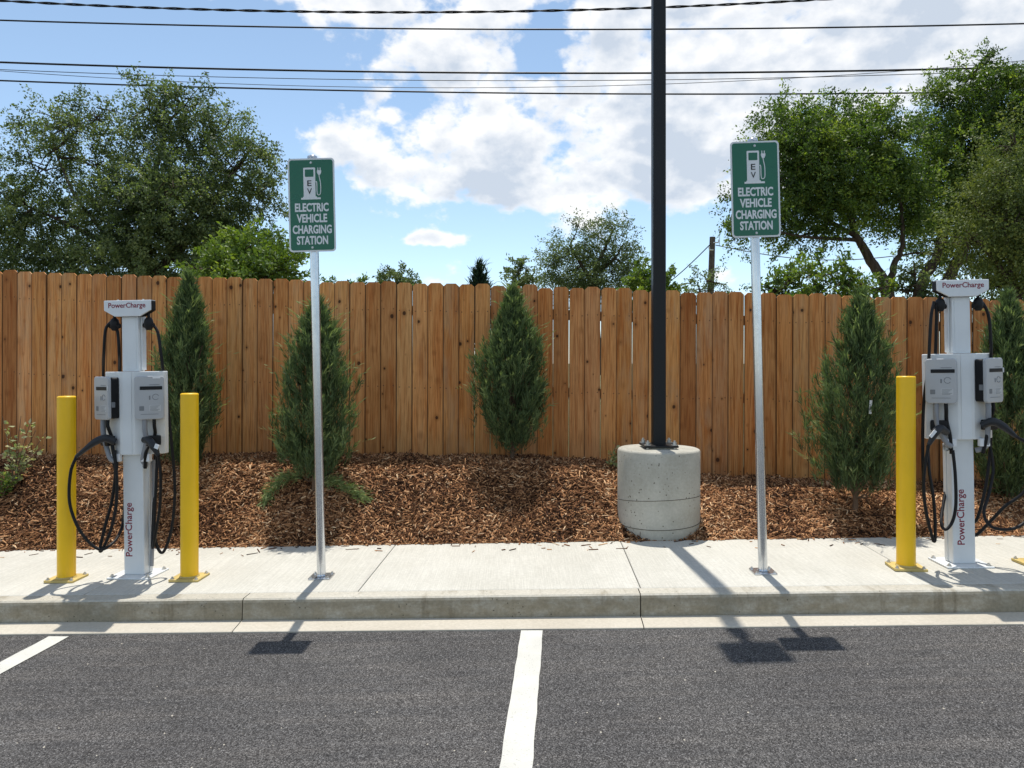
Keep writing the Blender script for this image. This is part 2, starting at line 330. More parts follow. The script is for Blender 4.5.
def m_paint(name, col, rough=.35, var=.08, grime=.0, spec=.5, metal=0):
    m = Mat(name, rough=rough, spec=spec, metal=metal); c = m.coord(rnd=True); n = m.noise(c, 6, 5, .6); f = m.noise(c, 90, 3)
    d = tuple(x * (1 - var) for x in col); k = m.mix(m.g(n, .3, .7), d, col)
    if grime: k = m.mix(NM(m.nt, 'MULTIPLY', m.g(m.noise(m.coord((6, 6, .8), rnd=True), 5, 5, .65), .5, .8), grime), k, (.16, .14, .11))
    m.col(k); m.rough(NM(m.nt, 'MULTIPLY_ADD', n, .25, rough - .12)); m.bump(f, .04, .002); return m.m
M = {}
M['asphalt'] = m_asphalt()
M['walk'] = m_concrete('sidewalk_concrete', (.65, .63, .565), (.585, .565, .50))
M['kerb'] = m_kerb()
M['gutter'] = m_concrete('gutter_concrete', (.60, .55, .46), (.52, .47, .385), False, .5)
M['pier'] = m_concrete('pier_concrete', (.55, .53, .46), (.39, .37, .31), False, 1.0)
M['joint'] = m_paint('joint_dirt', (.10, .085, .065), .95, .3, spec=.1)
M['line'] = None
def m_line():
    m = Mat('line_paint', rough=.7, spec=.3); c = m.coord(); n = m.noise(c, 130, 3, .6); w = m.noise(c, 3.0, 5, .65)
    col = m.mix(m.g(w, .35, .7), (.55, .54, .49), (.64, .63, .57)); col = m.mix(NM(m.nt, 'MULTIPLY', m.g(n, .60, .74), .75), col, (.13, .13, .125)); m.col(col); m.bump(n, .4, .006); return m.m
M['line'] = m_line()
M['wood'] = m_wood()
M['rail'] = m_paint('rail_wood', (.33, .18, .085), .8, .3, spec=.2)
M['mulch'] = None
def m_soil():
    m = Mat('mulch_soil', rough=.95, spec=.1); c = m.coord(); n = m.noise(c, 45, 5, .7); v = m.voro(m.coord((1, 1, 1)), 60, 'Color'); g = m.n.new('ShaderNodeRGBToBW'); m.l.new(v, g.inputs[0])
    col = m.ramp(n, [(.3, (.022, .011, .006)), (.55, (.065, .030, .015)), (.75, (.14, .068, .033))]); m.col(col); m.bump(n, .8, .03); return m.m
M['mulch'] = m_soil()
M['chip'] = m_tone('bark_chip', [(0, (.026, .012, .007)), (.25, (.115, .051, .024)), (.5, (.31, .145, .064)), (.8, (.58, .315, .150)), (1, (.76, .53, .32))], .85, spec=.15)
M['ground'] = None
def m_ground():
    m = Mat('dry_grass_ground', rough=.95, spec=.1); c = m.coord(); n = m.noise(c, .5, 5, .6); f = m.noise(c, 14, 4, .7)
    col = m.mix(m.g(n, .35, .65), (.30, .24, .13), (.16, .18, .07)); col = m.mix(m.g(f, .3, .7), m.mix(1, col, (.6, .6, .6), 'MULTIPLY'), col); m.col(col); return m.m
M['ground'] = m_ground()
M['yellow'] = m_paint('yellow_paint', (.95, .56, .006), .40, .05, .10)
M['yellowplate'] = m_paint('yellow_plate_paint', (.62, .47, .16), .6, .25, .45)
M['white'] = m_paint('white_powder_coat', (.74, .765, .77), .38, .05, .05)
M['whitebox'] = m_paint('white_plastic', (.78, .79, .80), .45, .05)
M['cream'] = m_paint('panel_powder_coat', (.74, .755, .745), .38, .05, .05)
M['silver'] = m_paint('charger_shell', (.44, .45, .46), .36, .06, .0, metal=.0)
M['black'] = m_paint('black_plastic', (.010, .010, .011), .55, .2, spec=.3)
M['darkgrey'] = m_paint('dark_grey_plastic', (.022, .024, .028), .45, .2, spec=.35)
M['rubber'] = m_paint('cable_rubber', (.007, .007, .008), .5, .2, spec=.3)
M['conduit'] = m_paint('grey_conduit', (.27, .28, .30), .5, .1)
M['pole'] = m_paint('dark_bronze_paint', (.010, .011, .012), .45, .15, spec=.3)
M['red'] = m_paint('red_lettering', (.24, .008, .030), .5, .05)
M['signwhite'] = m_paint('sign_white_sheeting', (.74, .76, .76), .35, .04)
M['green'] = m_paint('sign_green_sheeting', (.008, .132, .066), .30, .06)
M['letterblack'] = m_paint('sign_black', (.02, .022, .02), .5, .1)
M['print'] = m_paint('grey_print', (.20, .21, .22), .6, .1)
M['sticker'] = m_paint('pale_sticker', (.55, .56, .56), .6, .05)
M['galv'] = None
def m_galv(name, col, rough):
    m = Mat(name, rough=rough, metal=.85); c = m.coord(rnd=True); v = m.voro(c, 45, 'Color'); g = m.n.new('ShaderNodeRGBToBW'); m.l.new(v, g.inputs[0]); n = m.noise(m.coord((1, 1, .2), rnd=True), 9, 4)
    k = m.mix(m.g(g.outputs[0], .3, .7), tuple(x * .95 for x in col), col); k = m.mix(m.g(n, .4, .7), k, m.mix(1, k, (.8, .8, .8), 'MULTIPLY')); m.col(k); m.rough(NM(m.nt, 'MULTIPLY_ADD', n, .2, rough - .1)); return m.m
M['galv'] = m_galv('galvanised_steel', (.70, .72, .74), .22)
M['zinc'] = m_galv('zinc_bolt', (.60, .60, .58), .35)
M['bark'] = None
def m_bark(name, a, b):
    m = Mat(name, rough=.9, spec=.15); c = m.coord((1, 1, .25)); n = m.noise(c, 14, 5, .65, .5); m.col(m.ramp(n, [(.3, a), (.7, b)])); m.bump(n, .7, .04); return m.m
M['bark'] = m_bark('elm_bark', (.030, .022, .016), (.11, .085, .062))
M['twig'] = m_bark('juniper_bark', (.09, .055, .035), (.22, .15, .10))
M['oldwood'] = m_bark('weathered_pole', (.055, .042, .033), (.14, .115, .095))
M['elm'] = m_tone('elm_leaf', [(0, (.034, .052, .024)), (.5, (.105, .145, .062)), (1, (.30, .34, .155))], .55, .40, (1.45, 1.6, .65), .35)
M['elm_b'] = m_tone('elm_leaf_fresh', [(0, (.026, .050, .014)), (.5, (.095, .155, .036)), (1, (.31, .37, .080))], .55, .42, (1.45, 1.6, .5), .35)
M['olive'] = m_tone('olive_leaf', [(0, (.045, .068, .020)), (.5, (.115, .155, .042)), (1, (.26, .30, .085))], .6, .30, (1.3, 1.3, .55), .3)
M['willow'] = m_tone('pale_leaf', [(0, (.060, .085, .038)), (.5, (.120, .160, .070)), (1, (.21, .25, .12))], .6, .40, (1.4, 1.5, .75), .3)
M['bright'] = m_tone('bright_leaf', [(0, (.055, .105, .020)), (.5, (.125, .20, .038)), (1, (.24, .32, .07))], .5, .38, (1.4, 1.4, .5), .35)
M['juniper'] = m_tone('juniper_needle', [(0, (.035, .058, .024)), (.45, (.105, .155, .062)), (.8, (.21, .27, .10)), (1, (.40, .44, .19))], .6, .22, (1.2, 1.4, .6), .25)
M['conifer'] = m_tone('dark_conifer', [(0, (.008, .018, .012)), (1, (.03, .055, .03))], .7, .1, (1.2, 1.4, .6), .2)
M['weed'] = m_tone('shrub_leaf', [(0, (.12, .17, .06)), (.5, (.30, .35, .16)), (1, (.56, .52, .30))], .5, .32, (1.2, 1.3, .6), .3)

# ------------------------------------------------------------------ ground sheets, kerb, sidewalk
def sheet(name, pts, mat, **kw):
    o = MB().add(pts, [tuple(range(len(pts)))]).build(name, mat); return tag(o, **kw)
g0 = Q_GUT
sheet('road', [pt(-70, -70), pt(70, -70), pt(70, g0), pt(-70, g0)], M['asphalt'], label='dark grey asphalt parking lot in front of the kerb', cat='road', kind='structure')
# beyond the fence
gx0, gx1 = pq(-700, Q_FENCE + .03), pq(700, Q_FENCE + .03)
MB().add([(gx0[0], gx0[1], .30), (gx1[0], gx1[1], .30), (900, 1500, .30), (-900, 1500, .30)], [(0, 1, 2, 3)]).build('ground', M['ground'])
tag(bpy.data.objects['ground'], 'dry open ground behind the wooden fence', 'ground', kind='structure')

def painted_line(top, bottom_px, wtop, label):
    a = on_plane(*top, 0); b = on_plane(*bottom_px, 0); d = (b - a).normalized(); s = Vector((-d.y, d.x, 0)); w = wtop / 2
    b = a + d * 5.0
    n = 40; L, Rr = [], []
    rnd = random.Random(int(top[0]))
    for i in range(n + 1):
        p = a.lerp(b, i / n)
        l = p + s * (w + rnd.uniform(-.0025, .0025)); r = p - s * (w + rnd.uniform(-.0025, .0025))
        for q in (l, r): q.z = road_z(q.x) + .004
        L.append(l); Rr.append(r)
    MBx = MB().add(L + Rr, [(i, i + 1, n + 2 + i, n + 1 + i) for i in range(n)])
    tag(MBx.build('parking_line', M['line']), label, 'road marking', 'white parking stall lines', 'structure')
painted_line((532, 631), (516, 768), .124, 'white painted stall line running from the kerb to the bottom centre')
painted_line((59, 637), (0, 668.5), .122, 'white painted stall line slanting off at the left edge')
painted_line((1034, 625.0), (1122, 668), .122, 'white painted stall line just outside the right edge')

# gutter pan, kerb and slabs: pieces with open joints, dirt lies in the joints
P0, P1 = -10.2, 10.2
KJ = [-10.2, -7.98, -5.0, None, None, 4.05, 7.03, 10.2]
def p_of(px, py, h): w = on_plane(px, py, h); return w.x * CA - w.y * SA
KJ[3] = p_of(241, 612, .08); KJ[4] = p_of(640, 605, .08)
root = empty('joint_bed', pt(0, 0, 0)); root['label'] = 'dirt filled joints under kerb and pavement'; root['kind'] = 'structure'
root.name = 'pavement_base'
MB().add([pt(P0, Q_GUT + .001, -.012), pt(P1, Q_GUT + .001, -.012), pt(P1, Q_KERB + .03, -.012), pt(P0, Q_KERB + .03, -.012)], [(0, 1, 2, 3)]).build('joint_fill', M['joint'], root)
MB().add([pt(P0, Q_KERB + .02, KH - .014), pt(P1, Q_KERB + .02, KH - .014), pt(P1, Q_BACK - .01, KH - .014), pt(P0, Q_BACK - .01, KH - .014), pt(P0, Q_KERB + .02, -.1), pt(P1, Q_KERB + .02, -.1)], [(0, 1, 2, 3), (4, 5, 1, 0)]).build('joint_fill', M['joint'], root)
def seg_prism(prof, p0, p1):              # profile of (q, height) points swept along the kerb between two joints
    vs = [pt(p0, q, h) for q, h in prof] + [pt(p1, q, h) for q, h in prof]; n = len(prof)
    return MB().add(vs, [tuple(range(n)), tuple(range(n, 2 * n))[::-1]] + [(i, n + i, n + (i + 1) % n, (i + 1) % n) for i in range(n)])
kerb = empty('kerb', (0, 0, 0)); tag(kerb, 'pale concrete kerb in sections with dark joints', 'kerb', kind='structure')
gut = empty('gutter', (0, 0, 0)); tag(gut, 'narrow concrete gutter strip between kerb and asphalt', 'gutter', kind='structure')
walk = empty('sidewalk', (0, 0, 0)); tag(walk, 'sunlit pale concrete sidewalk of broom-finished slabs', 'sidewalk', kind='structure')
for a, b in zip(KJ[:-1], KJ[1:]):
    a += .003; b -= .003; q = Q_KERB
    prof = [(q - .014, -.03), (q - .010, .02), (q - .004, KH - .022), (q + .002, KH - .008), (q + .014, KH), (Q_KTOP - .002, KH), (Q_KTOP - .002, -.03)]
    o = seg_prism(prof, a, b).build('kerb_section', M['kerb'], kerb)
    o = seg_prism([(Q_GUT, -.03), (Q_GUT + .001, .006), (Q_GUT + .006, .009), (Q_KERB - .014, .026), (Q_KERB - .014, -.03)], a, b).build('gutter_section', M['gutter'], gut)
SJ = [p_of(397, 543, KH), p_of(620, 540, KH)]
st = SJ[1] - SJ[0]; js = [SJ[0] + st * k for k in range(-5, 7)]
for a, b in zip(js[:-1], js[1:]):
    a += .0025; b -= .0025; q0, q1 = Q_KTOP + .002, Q_BACK
    bm = MB()
    prof = [(q0, -.03), (q0, KH - .005), (q0 + .006, KH + .001), (q1 - .008, KH + .001), (q1, KH - .006), (q1, -.03)]
    o = seg_prism(prof, a, b).build('slab', M['walk'], walk, bevel=.004, seg=1)

# mulch bed
def mulch():
    ps = np.arange(-9.6, 9.61, .045); qs = np.linspace(Q_BACK - .004, Q_FENCE + .12, 36)
    V = []
    for p in ps:
        for q in qs:
            x, y = pq(p, q); V.append((x, y, mulch_z(x, y)))
    nq = len(qs); F = [(i * nq + j, (i + 1) * nq + j, (i + 1) * nq + j + 1, i * nq + j + 1) for i in range(len(ps) - 1) for j in range(nq - 1)]
    o = np_mesh('mulch_bed', V, F, M['mulch'], smooth=True); tag(o, 'sloping brown mulch bed between sidewalk and fence', 'mulch bed', kind='structure')
    rg = np.random.default_rng(5); N = 125000
    p = rg.uniform(-5.9, 5.9, N); q = Q_BACK + .0 + (Q_FENCE - .02 - Q_BACK) * rg.random(N) ** 1.05
    ed = np.array([mnoise.noise(Vector((a * 5.0, 2.0, 7.0))) for a in p]) * .022
    nearq = q < Q_BACK + .05; q[nearq] += ed[nearq] - .012
    stray = rg.random(N) < .0030; q[stray] = Q_BACK + .01 - .30 * rg.random(stray.sum()) ** 3.2; stray |= q < Q_BACK - .002
    x = p * CA + q * SA; y = -p * SA + q * CA
    z = np.array([mulch_z(a, b) if b * CA + a * SA > Q_BACK - .002 else walk_z(a) + .006 for a, b in zip(x, y)])
    L = rg.gamma(3.0, .0112, N) + .010; L = np.minimum(L, .13); Wd = .003 + rg.random(N) ** 1.6 * .009; T = .0025 + rg.random(N) * .004
    th = rg.uniform(0, 2 * np.pi, N); el = rg.normal(0, .42, N); el[stray] = 0
    # lie along the slope
    sl = np.array([(mulch_z(a, b + .05) - mulch_z(a, b - .05)) / .1 for a, b in zip(x[::10], y[::10])]).repeat(10)[:N]; sl = np.where(stray, 0, sl)
    d = np.stack([np.cos(th), np.sin(th), np.sin(th) * sl + np.tan(el) * .8], 1); d /= np.linalg.norm(d, axis=1)[:, None]
    up = np.stack([rg.normal(0, .35, N), -sl + rg.normal(0, .35, N), np.ones(N)], 1); up -= d * (up * d).sum(1)[:, None]; up /= np.linalg.norm(up, axis=1)[:, None]
    s = np.cross(d, up); c = np.stack([x, y, z + rg.uniform(-.006, .020, N)], 1)
    c[stray, 2] = walk_z(x[stray]) + .005
    h = (L / 2)[:, None] * d; w = (Wd / 2)[:, None] * s; t = (T / 2)[:, None] * up
    tp = rg.uniform(.35, 1.0, N)[:, None]
    V = np.stack([c - h - w * tp - t, c - h + w * tp - t, c + h + w - t, c + h - w - t, c - h - w * tp + t, c - h + w * tp + t, c + h + w + t, c + h - w + t], 1).reshape(-1, 3)
    b = np.arange(N)[:, None, None] * 8
    F = (b + np.array([[4, 5, 6, 7], [0, 4, 7, 3], [1, 2, 6, 5], [2, 3, 7, 6], [0, 1, 5, 4]])[None]).reshape(-1, 4)
    big = np.array([mnoise.noise(Vector((a * 1.6, b_ * 1.9, 1.0))) for a, b_ in zip(x, y)])
    tone = np.clip(rg.beta(1.35, 1.8, N) + .24 * big, 0, 1)
    pale = rg.random(N) < .02; tone[pale] = 1
    o = np_mesh('bark_chips', V, F, M['chip'], tone=tone.repeat(8))
    tag(o, 'loose brown wood chips covering the mulch bed', 'wood chips', kind='stuff')
mulch()

# ------------------------------------------------------------------ fence
def fence():
    rnd = random.Random(11)
    root = empty('wooden_fence', (*pq(0, Q_FENCE), .30), -A, label='tall cedar picket fence with dog-eared boards behind the mulch bed', cat='fence')
    H = 1.98; pitch = .1475
    meshes = []
    for w in (.1440, .1446, .1452, .1458, .1462):
        e = .022
        poly = [(-w / 2, 0), (w / 2, 0), (w / 2, H - e * 1.2), (w / 2 - e * 1.3, H), (-w / 2 + e * 1.3, H), (-w / 2, H - e * 1.2)]
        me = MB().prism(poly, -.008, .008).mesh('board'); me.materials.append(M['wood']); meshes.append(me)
    def top(p): return 2.243 - .0326 * p
    n0 = int(-9.3 / pitch); n1 = int(9.3 / pitch)
    ws = (.1440, .1446, .1452, .1458, .1462); edge = -9.3
    while edge < 9.3:
        mi = rnd.randrange(5); p = edge + ws[mi] / 2; edge += ws[mi] + rnd.choice((.0006, .001, .0014, .002, .0028))
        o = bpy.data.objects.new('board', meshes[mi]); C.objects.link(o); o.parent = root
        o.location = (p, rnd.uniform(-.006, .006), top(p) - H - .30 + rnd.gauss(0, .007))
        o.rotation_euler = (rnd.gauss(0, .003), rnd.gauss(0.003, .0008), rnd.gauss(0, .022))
    for hz in (-.26, -.98, -1.66):
        for k in range(-4, 4):
            p0, p1 = k * 2.4 + .9, k * 2.4 + 3.3
            if p0 < -9.2 or p1 > 9.4: continue
            z0, z1 = top(p0) + hz - .3, top(p1) + hz - .3
            MB().add([(p0 + .005, .012, z0 - .044), (p1 - .005, .012, z1 - .044), (p1 - .005, .012, z1 + .044), (p0 + .005, .012, z0 + .044),
                      (p0 + .005, .05, z0 - .044), (p1 - .005, .05, z1 - .044), (p1 - .005, .05, z1 + .044), (p0 + .005, .05, z0 + .044)],
                     [(0, 1, 2, 3), (4, 7, 6, 5), (0, 4, 5, 1), (3, 2, 6, 7), (0, 3, 7, 4), (1, 5, 6, 2)]).build('rail', M['rail'], root)
    for k in range(-4, 5):
        p = k * 2.4 + .9
        if abs(p) > 9.4: continue
        MB().box((p, .10, (top(p) - .12 - .3 - .1) / 2), (.09, .09, top(p) - .12 - .3 + .1)).build('post', M['rail'], root, bevel=.004, seg=1)
fence()

# ------------------------------------------------------------------ lettering helper
def text_mb(txt, size, bold=0.0, sx=1.0, space=1.0):
    cu = bpy.data.curves.new('lettering', 'FONT'); cu.body = txt; cu.size = size; cu.offset = bold; cu.align_x = 'CENTER'; cu.align_y = 'CENTER'; cu.extrude = .0006; cu.space_character = space; cu.resolution_u = 3
    o = bpy.data.objects.new('lettering', cu); C.objects.link(o)
    me = bpy.data.meshes.new_from_object(o.evaluated_get(bpy.context.evaluated_depsgraph_get()))
    bpy.data.objects.remove(o); bpy.data.curves.remove(cu)
    for v in me.vertices: v.co.x *= sx
    return me
def place_text(txt, parent, loc, width, height, mat, bold=0.0, rot=0.0, name='lettering', extra=None):
    me = text_mb(txt, 1.0, 0.0); xs = [v.co.x for v in me.vertices]; ys = [v.co.y for v in me.vertices]
    cx, cy = (min(xs) + max(xs)) / 2, (min(ys) + max(ys)) / 2; kx = width / (max(xs) - min(xs)); ky = height / (max(ys) - min(ys)) if height else kx
    bpy.data.meshes.remove(me)
    me = text_mb(txt, 1.0, bold); me.materials.clear(); me.materials.append(mat)
    T = Matrix.Translation(loc) @ (extra or Matrix.Identity(4)) @ Matrix.Rotation(R(90), 4, 'X') @ Matrix.Rotation(rot, 4, 'Z')
    for v in me.vertices: v.co = T @ Vector(((v.co.x - cx) * kx, (v.co.y - cy) * ky, v.co.z))
    me.name = name; o = bpy.data.objects.new(name, me); C.objects.link(o); o.parent = parent; return o
def hexbolt(mb, c, r=.009, h=.008, axis='z', stud=.005):
    c = Vector(c); d = Vector((0, 0, 1)) if axis == 'z' else Vector((0, -1, 0))
    mb.tube([c, c + d * .003], r * 1.55, 12, smooth=False); mb.tube([c + d * .003, c + d * (.003 + h)], r, 6, smooth=False)
    if stud: mb.tube([c + d * (.003 + h), c + d * (.003 + h + stud)], r * .55, 8, smooth=False)
    return mb

# ------------------------------------------------------------------ signs
def make_sign(base, lean, rz, label):
    root = empty('ev_charging_sign', base, rz, label=label, cat='sign', group='green charging station signs')
    root.name = 'charging_sign'; root.rotation_euler = (0, lean, rz)
    MB().prism(rrect(.145, .145, .012, 3), .001, .009, 'z').build('base_plate', M['galv'], root, bevel=.002)
    for a in (-1, 1):
        for b in (-1, 1): hexbolt(MB(), (a * .056, b * .056, .009), .007, .006, stud=.003).build('anchor_bolt', M['zinc'], root)
    MB().tube([(0, 0, .011), (0, 0, 2.755)], .0285, 28).build('post', M['galv'], root)
    MB().tube([(0, 0, .012), (0, 0, .020)], [.034, .031], 28).build('weld_collar', M['galv'], root)
    MB().tube([(0, 0, 2.756), (0, 0, 2.772), (0, 0, 2.782)], [.033, .032, .012], 24).build('post_cap', M['galv'], root)
    zc = 2.445
    panel = MB().prism(rrect(.307, .612, .024, 6, 0, zc), -.036, -.033).build('sign_panel', M['signwhite'], root)
    MB().prism(rrect(.285, .590, .016, 6, 0, zc), -.0375, -.0361).build('green_field', M['green'], panel)
    y = -.0382
    for t, z, w in (('ELECTRIC', 2.429, .218), ('VEHICLE', 2.358, .196), ('CHARGING', 2.285, .254), ('STATION', 2.214, .202)):
        place_text(t, panel, (0, y, z), w, .052, M['signwhite'], .033)
    # pump pictogram
    MB().prism(rrect(.078, .195, .006, 3, -.012, zc + .147), -.0388, -.0376).build('pump_symbol', M['signwhite'], panel)
    MB().prism([(-.068, zc + .036), (.060, zc + .036), (.060, zc + .048), (.035, zc + .048), (.035, zc + .055), (-.056, zc + .055), (-.056, zc + .048), (-.068, zc + .048)], -.0387, -.0376).build('pump_foot', M['signwhite'], panel)
    MB().prism(rrect(.056, .048, .004, 3, -.012, zc + .208), -.0400, -.0389).build('pump_window', M['green'], panel)
    place_text('E', panel, (-.012, -.0395, zc + .142), .026, .036, M['letterblack'], .012)
    place_text('V', panel, (-.012, -.0395, zc + .090), .030, .036, M['letterblack'], .012)
    hose = curve_pts([(.028, -.0382, zc + .150), (.036, -.0382, zc + .146), (.037, -.0382, zc + .085), (.042, -.0382, zc + .066), (.054, -.0382, zc + .066), (.061, -.0382, zc + .085), (.061, -.0382, zc + .14), (.053, -.0382, zc + .185), (.053, -.0382, zc + .20)], 5)
    mb = MB(); mb.tube([(p.x, p.y, p.z) for p in hose], .0030, 6).build('hose_symbol', M['signwhite'], panel)
    MB().prism([(.046, zc + .196), (.060, zc + .196), (.067, zc + .212), (.067, zc + .225), (.039, zc + .225), (.039, zc + .212)], -.0388, -.0376).prism([(.043, zc + .225), (.048, zc + .225), (.048, zc + .243), (.043, zc + .243)], -.0388, -.0376).prism([(.058, zc + .225), (.063, zc + .225), (.063, zc + .243), (.058, zc + .243)], -.0388, -.0376).build('plug_symbol', M['signwhite'], panel)
    for z in (zc + .276, zc - .279): hexbolt(MB(), (0, -.0375, z), .005, .004, 'y', 0).build('mounting_bolt', M['zinc'], root)
    for z in (zc + .272, zc - .272): MB().box((0, -.031, z), (.03, .004, .03)).build('bracket', M['galv'], root)
    return root
make_sign(on_plane(321.5, 577, KH + .001), -.022, -.02, 'green charging station sign leaning left, on the post nearer the left charger')
make_sign(on_plane(763, 572, KH + .001), -.024, -.03, 'green charging station sign to the right of the dark light pole')

# ------------------------------------------------------------------ bollards
def make_bollard(base, label):
    root = empty('bollard', base, -A, label=label, cat='bollard', group='yellow steel bollards beside the chargers')
    MB().prism(rrect(.20, .185, .01, 3), .001, .016, 'z').build('base_plate', M['yellowplate'], root, bevel=.002)
    for a in (-1, 1):
        for b in (-1, 1): hexbolt(MB(), (a * .080, b * .073, .016), .009, .008, stud=.005).build('anchor_bolt', M['zinc'], root)
    MB().tube([(0, 0, .016), (0, 0, 1.223)], .0565, 40, caps=False).build('tube', M['yellow'], root)
    MB().tube([(0, 0, .017), (0, 0, .026)], [.064, .0575], 40, caps=False).build('weld_bead', M['yellowplate'], root)
    MB().tube([(0, 0, 1.2225), (0, 0, 1.229), (0, 0, 1.232)], [.0568, .055, .048], 40).build('cap', M['yellow'], root)
    return root
b0 = make_bollard(on_plane(66.5, 579.5, KH + .001), 'yellow bollard left of the left charger, nearest the left edge')
def bollard_copy(px, py, label, dz=0):
    c = copy_tree(b0); c.location = on_plane(px, py, KH + .001); c['label'] = label
    c.rotation_euler.z = -A + random.Random(int(px)).uniform(-.08, .08)
bollard_copy(189.5, 578.5, 'yellow bollard right of the left charger, with a juniper close behind')
bollard_copy(906, 568, 'yellow bollard standing left of the right charger')
bollard_copy(1035.5, 564, 'yellow bollard cut off by the right edge, only its plate in view')

# ------------------------------------------------------------------ chargers
def make_charger(base, label, mirror):
    rz = -A - (0.05 if not mirror else 0.0)
    root = empty('ev_charger', base, rz, label=label, cat='charger', group='twin charging pedestals'); root.name = 'charging_pedestal'
    sc = .982 if mirror else .995; root.rotation_euler = (0, -.018 if mirror else -.014, rz); root.scale = (sc, sc, sc)
    X0, Y0, Z0 = base
    def cl(px, py, yl):                   # pixel at a local depth -> local point
        y = Y0 + yl; w = W(px, py, y) - Vector((X0, Y0, Z0))
        return (Matrix.Rotation(-rz, 3, 'Z') @ w) / sc
    MB().prism(rrect(.30, .26, .008, 2), .001, .011, 'z').build('base_plate', M['white'], root, bevel=.002)
    for a in (-1, 1):
        for b in (-1, 1): hexbolt(MB(), (a * .125, b * .10, .011), .011, .010).build('anchor_bolt', M['zinc'], root)
    col = MB().box((0, .0, .42), (.146, .095, .818)).build('column', M['white'], root, bevel=.006)
    for s in (-1, 1):
        MB().box((s * .0765, .026, .405), (.008, .034, .78)).build('column_channel', M['cream'], root, bevel=.003)
    place_text('PowerCharge', col, (-.028 if not mirror else -.012, -.0482, .318), .362, None, M['red'], .010, R(90))
    # wide head panel, wings folded back
    poly = [(-.214, -.013), (-.052, -.102), (.052, -.102), (.214, -.013), (.214, .030), (-.214, .030)]
    panel = MB().prism(poly, .832, 1.392, 'z').build('panel', M['cream'], root, bevel=.005)
    MB().box((0, -.1035, 1.112), (.062, .003, .556)).build('panel_cover_strip', M['white'], panel)
    # mast and header
    mast = MB().box((0, -.022, 1.580), (.118, .075, .374)).build('mast', M['white'], root, bevel=.005)
    for s in (-1, 1): MB().box((s * .066, -.012, 1.585), (.012, .048, .366)).build('mast_flange', M['cream'], mast, bevel=.003)
    MB().box((0, -.0605, 1.585), (.085, .003, .352)).build('mast_cover', M['white'], mast)
    hp = [(-.163, 1.870), (-.163, 1.806), (-.088, 1.764), (.088, 1.764), (.163, 1.806), (.163, 1.870)]
    head = MB().prism(hp, -.075, -.020).build('header', M['black'], root, bevel=.003)
    MB().prism([(x * 1.012, z + (.003 if z > 1.85 else 0)) for x, z in hp], -.092, -.0755).build('header_face', M['white'], head, bevel=.004)
    MB().box((0, -.048, 1.8725), (.320, .050, .004)).build('header_lid', M['white'], head)
    for s in (-.09, .09): hexbolt(MB(), (s, -.048, 1.8748), .006, .005, stud=0).build('lid_screw', M['zinc'], head)
    place_text('PowerCharge', head, (0, -.0928, 1.834), .262, None, M['red'], .012)
    # cable hangers under the header
    for s in (-1, 1):
        mb = MB(); mb.tube([(s * .122, -.04, 1.80), (s * .122, -.04, 1.748)], .010, 8)
        mb.tube([(s * .122, -.04, 1.758), (s * .122, -.04, 1.745), (s * .122, -.04, 1.72), (s * .122, -.04, 1.69), (s * .122, -.04, 1.672)], [.014, .026, .032, .028, .016], 12)
        mb.tube([(s * .122 - .036, -.04, 1.704), (s * .122 + .036, -.04, 1.704)], .016, 8)
        mb.build('cable_hanger', M['black'], root)
    # two wall units splayed outward
    for s in (-1, 1):
        T = Matrix.Translation((s * .134, -.059, 1.216)) @ Matrix.Rotation(s * R(29), 4, 'Z') @ Matrix.Diagonal((.90, .80, .90, 1))
        body = MB().prism(rrect(.186, .306, .018, 4), -.066, .004, M=T).build('charging_unit', M['black'], root)
        MB().prism(rrect(.200, .322, .024, 5), -.0955, -.066, M=T).build('unit_shell', M['silver'], body, bevel=.006, seg=3)
        MB().prism(rrect(.150, .026, .003, 2, .012, .072), -.0985, -.0955, M=T).build('display', M['black'], body)
        MB().prism(rrect(.070, .004, .001, 1, .035, .096), -.0972, -.0955, M=T).build('print_line', M['print'], body)
        if (s > 0) == mirror: MB().prism(rrect(.016, .034, .003, 2, .098, .072), -.0995, -.0955, M=T).build('sticker', M['sticker'], body)
        if (s > 0) and not mirror: MB().prism(rrect(.052, .020, .002, 2, .050, .152), -.0980, -.0955, M=T).build('sticker', M['whitebox'], body)
        ring = [(.042 + .021 * math.cos(t), -.0965, .005 + .021 * math.sin(t)) for t in np.linspace(.3, 5.7, 22)]
        MB().tube([T @ Vector(r) for r in ring], .0016, 5).build('card_reader_symbol', M['print'], body)
        MB().prism(rrect(.010, .030, .002, 2, .002, .000), -.0970, -.0955, M=T).build('card_symbol', M['print'], body)
        MB().prism(rrect(.078, .046, .002, 2, .038, -.078), -.0968, -.0955, M=T).build('info_label', M['sticker'], body)
        for k in range(5): MB().prism(rrect(.066 - .011 * (k % 3), .0032, .001, 1, .036 - .005 * (k % 3), -.062 - .0085 * k), -.0978, -.0967, M=T).build('print_line', M['print'], body)
        MB().prism(rrect(.120, .0035, .001, 1, .0, -.122), -.0970, -.0955, M=T).build('print_line', M['print'], body)
        MB().prism(rrect(.032, .034, .003, 2, -.052, -.078), -.0968, -.0955, M=T).build('rating_plate', M['print'], body)
        if s < 0 and not mirror or s > 0 and mirror: MB().box((-s * .0965, -.05, -.05), (.006, .03, .04), T).build('side_label', M['print'], body)
        # cable out of the unit, conduit down to the column, white coupling block
        cp = [T @ Vector((.028, -.055, -.150)), T @ Vector((.030, -.058, -.21)), T @ Vector((.030, -.03, -.29)), Vector((s * .118 + .012, -.10, .86)), Vector((s * .100 + .01, -.085, .74))]
        MB().tube(curve_pts(cp, 7), .0115, 10).build('unit_cable', M['rubber'], root)
